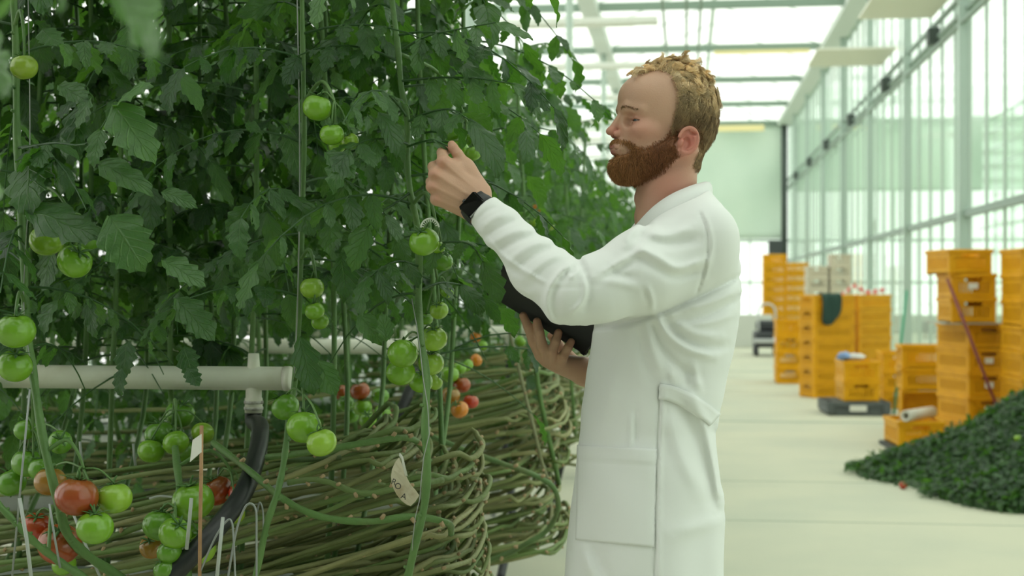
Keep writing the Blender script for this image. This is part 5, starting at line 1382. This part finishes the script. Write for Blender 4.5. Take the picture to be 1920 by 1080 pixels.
gt = MB(); gt.box((2.82, YW0, ZG-.12), (3.2, YW1, ZG+.03)); gt.box((-1.86, YW0, ZG-.16), (-1.56, YW1, ZG+.03)); gt.box((-6.4, YW0, ZG-.12), (-6.2, YW1, ZG+.03))
struct('trim_12', gt, mat('gutter_grey', (.60, .66, .61), .6), 'roof gutters')
bm_ = MB()
for y in (1.9, 6.7, 11.5, 16.4, 21.2, 25.9, 30.6, 35.3, 40.0, 44.6):
    bm_.box((-6.3, y-.06, ZG-.08), (3.1, y+.06, ZG+.06))
struct('beam_1', bm_, steel_d, 'girders across the roof')
sc_ = MB()
for y in (14.2, 18.9, 23.6, 28.3, 33.0, 37.8, 42.4): sc_.box((-6.2, y-.18, ZG-.75), (-.45, y+.18, ZG-.66)); sc_.box((-6.2, y+1.5, ZG-.50), (-.9, y+1.62, ZG-.44))
struct('trim_13', sc_, mat('folded_screen', (.74, .76, .70), .8), 'folded shade screens under the roof')
pp = MB()
for x in (-.38, .02, .26): pp.box((x-.025, YW0, ZG-.36), (x+.025, YW1, ZG-.31))
struct('trim_14', pp, steel_d, 'thin rails under the roof along the aisle')
pn = MB(); pn.box((2.15, 16.6, 4.74), (3.05, 18.2, 4.77)); pn.box((1.9, 21.0, 4.83), (3.02, 22.6, 4.86))
struct('trim_15', pn, mat('panel_cream', (.76, .77, .66), .7), 'pale horizontal panels by the right wall')
ye = MB(); ye.box((.6, 30.45, ZG-.16), (2.6, 30.55, ZG-.09)); ye.box((.9, 44.2, ZG-.30), (2.4, 44.3, ZG-.12))
struct('trim_16', ye, mat('yellow_strip', (.80, .70, .36), .7), 'yellow strips under the roof girders')
for i, y in enumerate((11.31, 21.21, 30.2, 35.6)):
    struct(f'column_{i+20}', MB().tube([(-1.72, y, 0), (-1.72, y, ZG-.1)], .055, 12), alu_g, 'round steel column in the tomato rows', True)
lf = MB()
for z in np.arange(2.4, 6.6, .42): lf.box((-9, 43.9, z), (-1.7, 44.0, z+.17))
struct('trim_17', lf, mat('louvre_white', (.74, .78, .74), .7), 'pale louvre bands at the far left')
lw = MB()
for y in np.arange(YW0, YW1, 2.2): lw.box((-6.34, y-.03, 0), (-6.28, y+.03, ZG))
struct('trim_18', lw, alu_g, 'posts of the far left side')

# added out of view behind the camera: opaque wall and cloth blocking foreground light
struct('light_block_wall', MB().box((-9, YW0-.2, 0), (XR, YW0, 7.5)), mat('light_block_panel', (.13, .16, .14), .8), 'unseen wall added behind the camera to block light')
block_cloth_m = mat('light_block_cloth', (.62, .64, .60), .9, transl=((.75, .78, .72), .6))
struct('trim_19', MB().box((-6.3, YW0, 5.60), (3.15, -1.2, 5.61)), block_cloth_m, 'unseen cloth added overhead to dim the foreground')
# ---------------------------------------------------------------- crates
yel = mat('crate_yellow', (.72, .345, .004), .5, spec=.25, noise=(6, (.64, .30, .004), .4, .7))
bei = mat('crate_beige', (.56, .50, .38), .6)
CHH = .2125
def crate_meshes(m, nm):
    w, d, H = .40, .60, CHH+.006; t = .012; b = MB()
    b.box((-w/2+.012, -d/2+.012, .004), (w/2-.012, d/2-.012, .016))
    for sx in (-1, 1):
        for sy in (-1, 1): b.box((sx*(w/2-.035)-.025, sy*(d/2-.035)-.025, 0), (sx*(w/2-.035)+.025, sy*(d/2-.035)+.025, H-.03), bev=.008)
    for ax, ln, other, n in ((0, w, d, 9), (1, d, w, 15)):
        for s in (-1, 1):
            def wall(u0, u1, z0, z1):
                lo = [0, 0, z0]; hi = [0, 0, z1]; lo[ax] = u0; hi[ax] = u1; lo[1-ax] = s*(other/2-.018)-t/2; hi[1-ax] = s*(other/2-.018)+t/2; b.box(lo, hi)
            wall(-ln/2+.03, ln/2-.03, .006, .052)
            if ax == 0:
                wall(-ln/2+.03, -.075, H-.072, H-.03); wall(.075, ln/2-.03, H-.072, H-.03); wall(-.075, .075, H-.040, H-.03)   # hand hole
                wall(-ln/2+.03, ln/2-.03, H-.082, H-.070)
            else: wall(-ln/2+.03, ln/2-.03, H-.075, H-.03)
            pitch = (ln-.10)/n
            for i in range(n):
                u = -ln/2+.05+pitch*(i+.5); wall(u-pitch*.31, u+pitch*.31, .050, H-.072)
    r = MB()
    for s in (-1, 1):
        r.box((-w/2, s*(d/2-.009)-.009, H-.034), (w/2, s*(d/2-.009)+.009, H), bev=.004); r.box((s*(w/2-.009)-.009, -d/2+.018, H-.034), (s*(w/2-.009)+.009, d/2-.018, H), bev=.004)
    t_ = thing(nm, 'x', 'crate'); b.obj('body', m, t_, False); r.obj('rim', m, t_, False); return t_
CP = crate_meshes(yel, 'plastic_crate'); CB = crate_meshes(bei, 'beige_crate'); used_c = {CP: False, CB: False}
def crate(pr, corner, th, z, label, group, hs=1.0, long_front=False, zs=1.0, card=False):
    """corner = front left corner on the floor plan"""
    o = pr if not used_c[pr] else dup(pr); used_c[pr] = True
    a = th+(math.pi/2 if long_front else 0); hw, hd = (.3, .2) if long_front else (.2, .3)
    c = np.array([corner[0], corner[1], 0])+rotz(th) @ np.array([hw, hd, 0])
    o.location = (float(c[0]), float(c[1]), float(z)); o.rotation_euler = (0, 0, a); o.scale = (1, 1, zs)
    o['label'] = label; o['group'] = group
    if card:
        M = np.eye(4); MB().box((-.045, -.3035, .085), (.035, -.3005, .135)).obj('label_card', paper, o, False)
    return o
def cx(px, D): return (px-1285)/F*D
LV = ['lowest', 'second from the bottom', 'third from the bottom', 'fourth from the bottom', 'fifth from the bottom', 'sixth from the bottom', 'seventh from the bottom', 'eighth from the bottom', 'topmost']
def level(i, n): return 'topmost' if i == n-1 else 'lowest' if i == 0 else LV[i] if i < n-1 else 'topmost'
def rad(a): return math.radians(a)
# front stack
gF = 'crates of the tall front stack by the right wall'
for i in range(8):
    z = i*CHH+(.013 if i > 4 else 0)
    c, th = ((cx(1796, 12.73), 12.73), 18) if i < 5 else ((cx(1764, 12.75), 12.75), 2) if i < 7 else ((cx(1761, 12.72), 12.72), 11)
    crate(CP, c, rad(th)+rng.normal(0, .012), z, f'yellow crate, {level(i, 8)} of the tall stack behind the leaf heap', gF, card=i in (1, 2, 3, 6))
for i in range(8): crate(CP, (cx(1890, 12.0), 12.0), rad(5)+rng.normal(0, .012), i*CHH, f'yellow crate, {level(i, 8)} of the column at the right picture edge', 'crates of the column at the right edge', card=i in (3, 4, 5, 6))
ty = MB().box((-.34, -.27, 0), (.34, .27, .004)).box((-.34, -.27, .004), (-.325, .27, .012)).box((.325, -.27, .004), (.34, .27, .012)).box((-.325, -.27, .004), (.325, -.258, .012)).obj('flat_tray', mat('tray_board', (.42, .40, .34), .6), None, False)
ty.location = (2.53, 12.95, 5*CHH+.0045); ty.rotation_euler = (0, 0, rad(8)); tag(ty, 'flat grey tray sticking out between the crates of the front stack', 'tray')
# side stack with a crate lying on its side
E0 = (cx(1676, 13.9), 13.9); gE = 'crates of the low stack left of the front stack'
o = crate(CP, E0, 0, .2, 'yellow crate lying on its side, open top facing the aisle', gE, card=False)
o.rotation_euler = (math.pi/2, math.pi/2, 0); o.location = (E0[0]+.3, E0[1]+.22, .20); o.rotation_euler = Matrix(((0, 1, 0), (0, 0, -1), (-1, 0, 0))).to_euler()
for i in range(2): crate(CP, (E0[0], E0[1]-.01), 0, .402+i*CHH, f'yellow crate, {["lower", "upper"][i]} of two standing on the crate that lies on its side', gE, long_front=True)
# single crate with a tube
pal = MB().box((-.02, -.02, .0), (.44, .62, .035)).obj('thin_pallet', mat('pallet_dark', (.05, .06, .055), .7), None, False); pal.location = (cx(1668, 12.3), 12.3, 0); pal.rotation_euler = (0, 0, rad(4)); tag(pal, 'thin dark pallet under the single crate beside the leaf heap', 'pallet')
crate(CP, (cx(1670, 12.3), 12.3), rad(4), .036, 'single yellow crate at the tip of the leaf heap with a white tube on it', 'single crates on the floor')
prof = [(.030, -.28), (.047, -.28), (.047, .28), (.030, .28), (.030, -.28)]; v, f = lathe(prof, 24)
tb = meshobj('cardboard_tube', v, f, mat('tube_white', (.66, .63, .54), .7), None, True, None, True); tb.rotation_euler = (math.pi/2, 0, rad(-32)); tb.location = (cx(1680, 12.3)+.165, 12.52, .036+CHH+.006+.048); tag(tb, 'hollow white cardboard tube lying on the single yellow crate', 'tube')
# crates on the dark pallet
gH = 'two crates on the dark pallet'; H0 = (cx(1573, 15.7), 15.72)
for i in range(2): crate(CP, H0, rad(3), .152+i*CHH, f'yellow crate, {["lower", "upper"][i]} of two on the dark grey pallet', gH, long_front=False)
p = MB()
for y in (-.02, .25, .54): p.box((-.16, y, 0), (.48, y+.10, .09), bev=.008)
for y in np.linspace(-.03, .57, 6): p.box((-.18, y, .09), (.50, y+.085, .15), bev=.006)
p.box((-.18, -.05, .02), (-.10, .66, .15), bev=.008); p.box((.42, -.05, .02), (.50, .66, .15), bev=.008)
o = p.obj('plastic_pallet', mat('pallet_grey', (.085, .10, .10), .6), None, False); o.location = (H0[0]-.0, H0[1]-.02, 0); o.rotation_euler = (0, 0, rad(3)); tag(o, 'dark grey plastic pallet carrying two yellow crates', 'pallet')
lb = MB().box((.06, -.056, .05), (.24, -.051, .115)).obj('label_card', paper, o, False)
def crumple(name, c, r, m, label, cat, seed, sq=(1, 1, .6)):
    rr = np.random.default_rng(seed); v, f = lathe([(max(math.sin(t), .001), -math.cos(t)) for t in np.linspace(0, math.pi, 12)], 16)
    n = 1+.28*np.sin(5*v[:, 0]+3*v[:, 2]+seed)*np.sin(6*v[:, 1]-2*v[:, 2]+seed)+.12*np.sin(13*v[:, 0]+11*v[:, 1]); v = v*n[:, None]*np.array(sq)*r
    o = meshobj(name, v, f, m, None, True, None, True); o.location = [float(q) for q in c]; return tag(o, label, cat)
zt = .152+2*CHH+.006
crumple('crumpled_bag', (cx(1561, 15.8)+.10, 15.95, zt+.045), .075, mat('bag_blue', (.22, .35, .62), .5), 'crumpled blue bag on the crates of the dark pallet', 'bag', 1)
crumple('crumpled_paper', (cx(1580, 15.8)+.10, 15.95, zt+.04), .065, mat('bag_white', (.72, .72, .70), .6), 'crumpled white paper beside the blue bag on the crates', 'paper', 2, (1.5, 1, .55))
for i in range(3): crate(CP, (cx(1643, 16.6), 16.6), 0, i*CHH, f'yellow crate, {level(i, 3)} of the stack glimpsed behind the dark pallet', 'crates glimpsed behind the dark pallet')
# middle stacks
gD = 'crates of the middle stacks'; zs = .184/CHH
D0 = np.array([cx(1520, 18.1), 18.1]); D1 = np.array([cx(1602, 18.6), 18.66])
for i in range(7): crate(CP, D0, rad(25), i*.184, f'yellow crate, {level(i, 7)} of the stack with the dark green jacket', gD+', left column', long_front=True, zs=zs)
for i in range(7): crate(CP, D1, rad(38), i*.184, f'yellow crate, {level(i, 7)} of the stack right of the green jacket', gD+', right column', long_front=True, zs=zs)
for i in range(4): crate(CP, (cx(1451, 20.8), 20.8), 0, i*.228, f'yellow crate, {level(i, 4)} of the short stack in front of the dark cart', 'crates of the short stack', zs=.228/CHH)
for i in range(9): crate(CP, (cx(1427, 36), 36), 0, .02+i*.244, f'yellow crate, {level(i, 9)} of the farthest stack, taller column', 'crates of the farthest stack, left column', zs=.244/CHH, long_front=True)
for i in range(8): crate(CP, (cx(1467, 36), 36.02), 0, .02+i*.248, f'yellow crate, {level(i, 8)} of the farthest stack, lower column', 'crates of the farthest stack, right column', zs=.248/CHH, long_front=True)
for c, n, w in ((1507, 8, 'lower'), (1549, 9, 'taller')):
    for i in range(n): crate(CB, (cx(c, 27), 27), 0, i*.2225, f'beige crate, {level(i, n)} of the {w} beige column behind the yellow stacks', f'beige crates, {w} column', zs=.2225/CHH)
# green cloth over the middle stack
nx, nz = 14, 18; V = []
for j in range(nz+1):
    for i in range(nx+1):
        u = i/nx; s = j/nz*.46-.11                       # length along the cloth, negative on top
        x = .10+.27*u*(1-.25*max(0, (s-.2)/.15)**2*abs(2*u-1)); ztop = 7*.184+.012
        fold = .012*math.sin(u*11+s*7)+.007*math.sin(u*23)
        if s < 0: V.append((x, -s-.004, ztop+.006+abs(fold)*.6))
        else: V.append((x, -.014-abs(fold)-.02*math.sin(min(1, s/.1)*1.57), ztop+.004-s*(1+.12*math.sin(u*5))))
f = [(j*(nx+1)+i, j*(nx+1)+i+1, (j+1)*(nx+1)+i+1, (j+1)*(nx+1)+i) for j in range(nz) for i in range(nx)]
o = meshobj('draped_jacket', np.array(V), f, mat('cloth_green', (.016, .05, .038), .85)); md = o.modifiers.new('thickness', 'SOLIDIFY'); md.thickness = .012; md.offset = 1
o.location = (float(D0[0]), float(D0[1]), 0); o.rotation_euler = (0, 0, rad(25)); tag(o, 'dark green jacket draped over the top crate of the middle stack', 'jacket')
# barrier tape
def tape_mat():
    m = mat('barrier_tape', (.8, .8, .78), .5); nt = m.node_tree; N = nt.nodes; L_ = nt.links
    tc = N.new('ShaderNodeTexCoord'); w = N.new('ShaderNodeTexWave'); w.inputs['Scale'].default_value = 3.2; L_.new(tc.outputs['Object'], w.inputs['Vector'])
    r_ = N.new('ShaderNodeMapRange'); r_.inputs[1].default_value = .45; r_.inputs[2].default_value = .55; L_.new(w.outputs['Fac'], r_.inputs[0])
    x = N.new('ShaderNodeMix'); x.data_type = 'RGBA'; x.inputs[6].default_value = (.8, .78, .76, 1); x.inputs[7].default_value = (.75, .12, .10, 1); L_.new(r_.outputs[0], x.inputs[0]); L_.new(x.outputs[2], N['Principled BSDF'].inputs['Base Color']); return m
tape = tape_mat()
def ribbon(pts, w, label):
    v, f = tube_arrays(smooth_curve(px3(pts), 24), w/2, 8, True, .08); o = meshobj('barrier_tape', v, f, tape); tag(o, label, 'tape'); return o
ribbon([(1452, 632, 20.75), (1458, 645, 20.7), (1472, 648, 20.68), (1485, 643, 20.7), (1491, 632, 20.75)], .06, 'red and white tape sagging across the short stack')
ribbon([(1578, 553, 18.35), (1588, 546, 18.5), (1602, 536, 18.7), (1625, 548, 18.85), (1645, 546, 18.9), (1662, 542, 19.0)], .06, 'red and white tape lying over the tops of the middle stacks')
ribbon([(1593, 556, 18.4), (1592, 590, 18.4), (1592, 626, 18.4)], .035, 'strip of tape hanging between the two middle columns')
ribbon([(1643, 410, 24.6), (1637, 440, 24.6), (1632, 475, 24.6)], .05, 'red and white tape tied to a column of the glass wall')
# poles
o = MB().tube([W(1776, 522, 12.35), W(1820, 636, 12.2), W(1903, 850, 11.9)], .013, 10).obj('maroon_pole', mat('pole_maroon', (.20, .035, .045), .5)); tag(o, 'thin maroon pole leaning on the front stack of crates', 'pole')
o = MB().tube([W(1700, 545, 15.6), W(1690, 640, 15.4), WF(1676, 777)], .015, 10).obj('green_pole', mat('pole_green', (.04, .30, .16), .5)); tag(o, 'thin green pole standing behind the low crate stack', 'pole')
# tow cart
t = thing('tow_cart', 'small dark tow cart with a pale bumper in front of the farthest stack', 'cart', (1.63, 29.3, 0))
MB().box((-.24, -.3, .18), (.24, .75, .50), bev=.04).obj('body', mat('cart_black', (.03, .035, .04), .5), t, False); MB().box((-.27, -.36, .27), (.27, -.29, .36), bev=.02).obj('bumper', mat('cart_grey', (.5, .52, .52), .5), t, False)
MB().box((-.20, .0, .50), (.20, .35, .72), bev=.05).obj('seat', mat('cart_black_seat', (.04, .045, .05), .6), t, False)
MB().tube(smooth_curve([(-.16, -.2, .48), (-.16, -.22, .95), (0, -.22, 1.06), (.16, -.22, .95), (.16, -.2, .48)], 24), .022, 8).obj('handle', bpy.data.materials['cart_grey'], t)
for sx in (-1, 1):
    for y in (-.12, .55):
        v, f = lathe([(.0001, -.04), (.09, -.04), (.105, -.025), (.105, .025), (.09, .04), (.0001, .04)], 20); v = v @ roty(math.pi/2).T+np.array([sx*.2, y, .105]); meshobj('wheel', v, f, bpy.data.materials['cart_black'], t, True, None, True)
o = MB().box((-.22, -.15, 0), (.22, .15, .42), bev=.02).obj('control_box', mat('box_dark', (.04, .05, .05), .6), None, False); o.location = (2.75, 44.3, 2.42); tag(o, 'dark box high at the lower right corner of the hanging screen', 'box')
# heap of cut leaves
def hz(X, Y):
    g = lambda a, x, y, sx, sy: a*np.exp(-((X-x)/sx)**2-((Y-y)/sy)**2)
    return g(.80, 2.92, 10.5, .78, .95)+g(.13, 1.62, 10.75, .36, .36)+g(.17, 2.15, 10.4, .42, .6)+g(.13, 2.2, 9.45, .42, .42)
gx = np.linspace(.95, 3.12, 60); gy = np.linspace(8.5, 12.2, 80); GX, GY = np.meshgrid(gx, gy, indexing='ij'); r = np.random.default_rng(5)
GZ = hz(GX, GY); ext = GZ-.055; GZ = np.where(ext > 0, GZ-.03+.015*np.sin(GX*31)*np.sin(GY*27), -.02)
V = [np.stack([GX, GY, GZ], -1).reshape(-1, 3)]; I = np.arange(60*80).reshape(60, 80); Fq = [np.stack([I[:-1, :-1], I[1:, :-1], I[1:, 1:], I[:-1, 1:]], -1).reshape(-1, 4)]
A = [np.tile([.3, .9, .0], (4800, 1))]; n0 = 4800; cnt = 0
while cnt < 8000:
    X = r.uniform(.95, 3.08); Y = r.uniform(8.5, 12.1); z = hz(X, Y)
    lim = .052+.02*math.sin(X*9)*math.sin(Y*7)
    if z < lim and not (z > .035 and r.random() < .15): continue
    e = .01; n = np.array([-(hz(X+e, Y)-z)/e, -(hz(X, Y+e)-z)/e, 1.0]); n += r.normal(0, .55, 3); n /= np.linalg.norm(n)
    d = r.normal(0, 1, 3); d -= n*np.dot(n, d); d /= np.linalg.norm(d); s = np.cross(n, d); tp, sv = TPL_L[r.integers(len(TPL_L))]; size = r.uniform(.04, .085)
    b = np.array([X, Y, max(z, .012)+r.uniform(-.01, .035)]); v = b+size*(tp[:, :1]*d+tp[:, 1:2]*s+tp[:, 2:]*n); v[:, 2] = np.maximum(v[:, 2], .003); v[:, 0] = np.minimum(v[:, 0], 3.14)
    V.append(v); A.append(np.c_[sv, np.full(len(v), r.random()**1.5)]); Fq.append(TPF_L+n0); n0 += len(v); cnt += 1
heap = meshobj('leaf_heap', np.concatenate(V), np.concatenate(Fq), leaf_m)
at = heap.data.attributes.new('lf', 'FLOAT_VECTOR', 'POINT'); at.data.foreach_set('vector', np.concatenate(A).astype(np.float32).ravel())
tag(heap, 'large heap of cut tomato leaves on the floor before the yellow crates', 'leaf heap', None, 'stuff')
for px, py, dia, c, lab in ((1693, 910, .055, RD, 'small red tomato fallen on the floor at the front edge of the leaf heap'), (1884, 944, .06, G0, 'green tomato at the lower edge of the leaf heap near the right picture edge'), (1632, 880, .05, G0, 'green tomato at the left tip of the leaf heap')):
    w = WF(px, py, dia/2); add_tomato(w, dia, c, lab, None, (.6, .4), 0, True, .94)
w = WF(1908, 809, .42); add_tomato((w[0], w[1], float(hz(w[0], w[1]))+.03), .05, G1, 'pale green tomato high on the flank of the leaf heap', None)
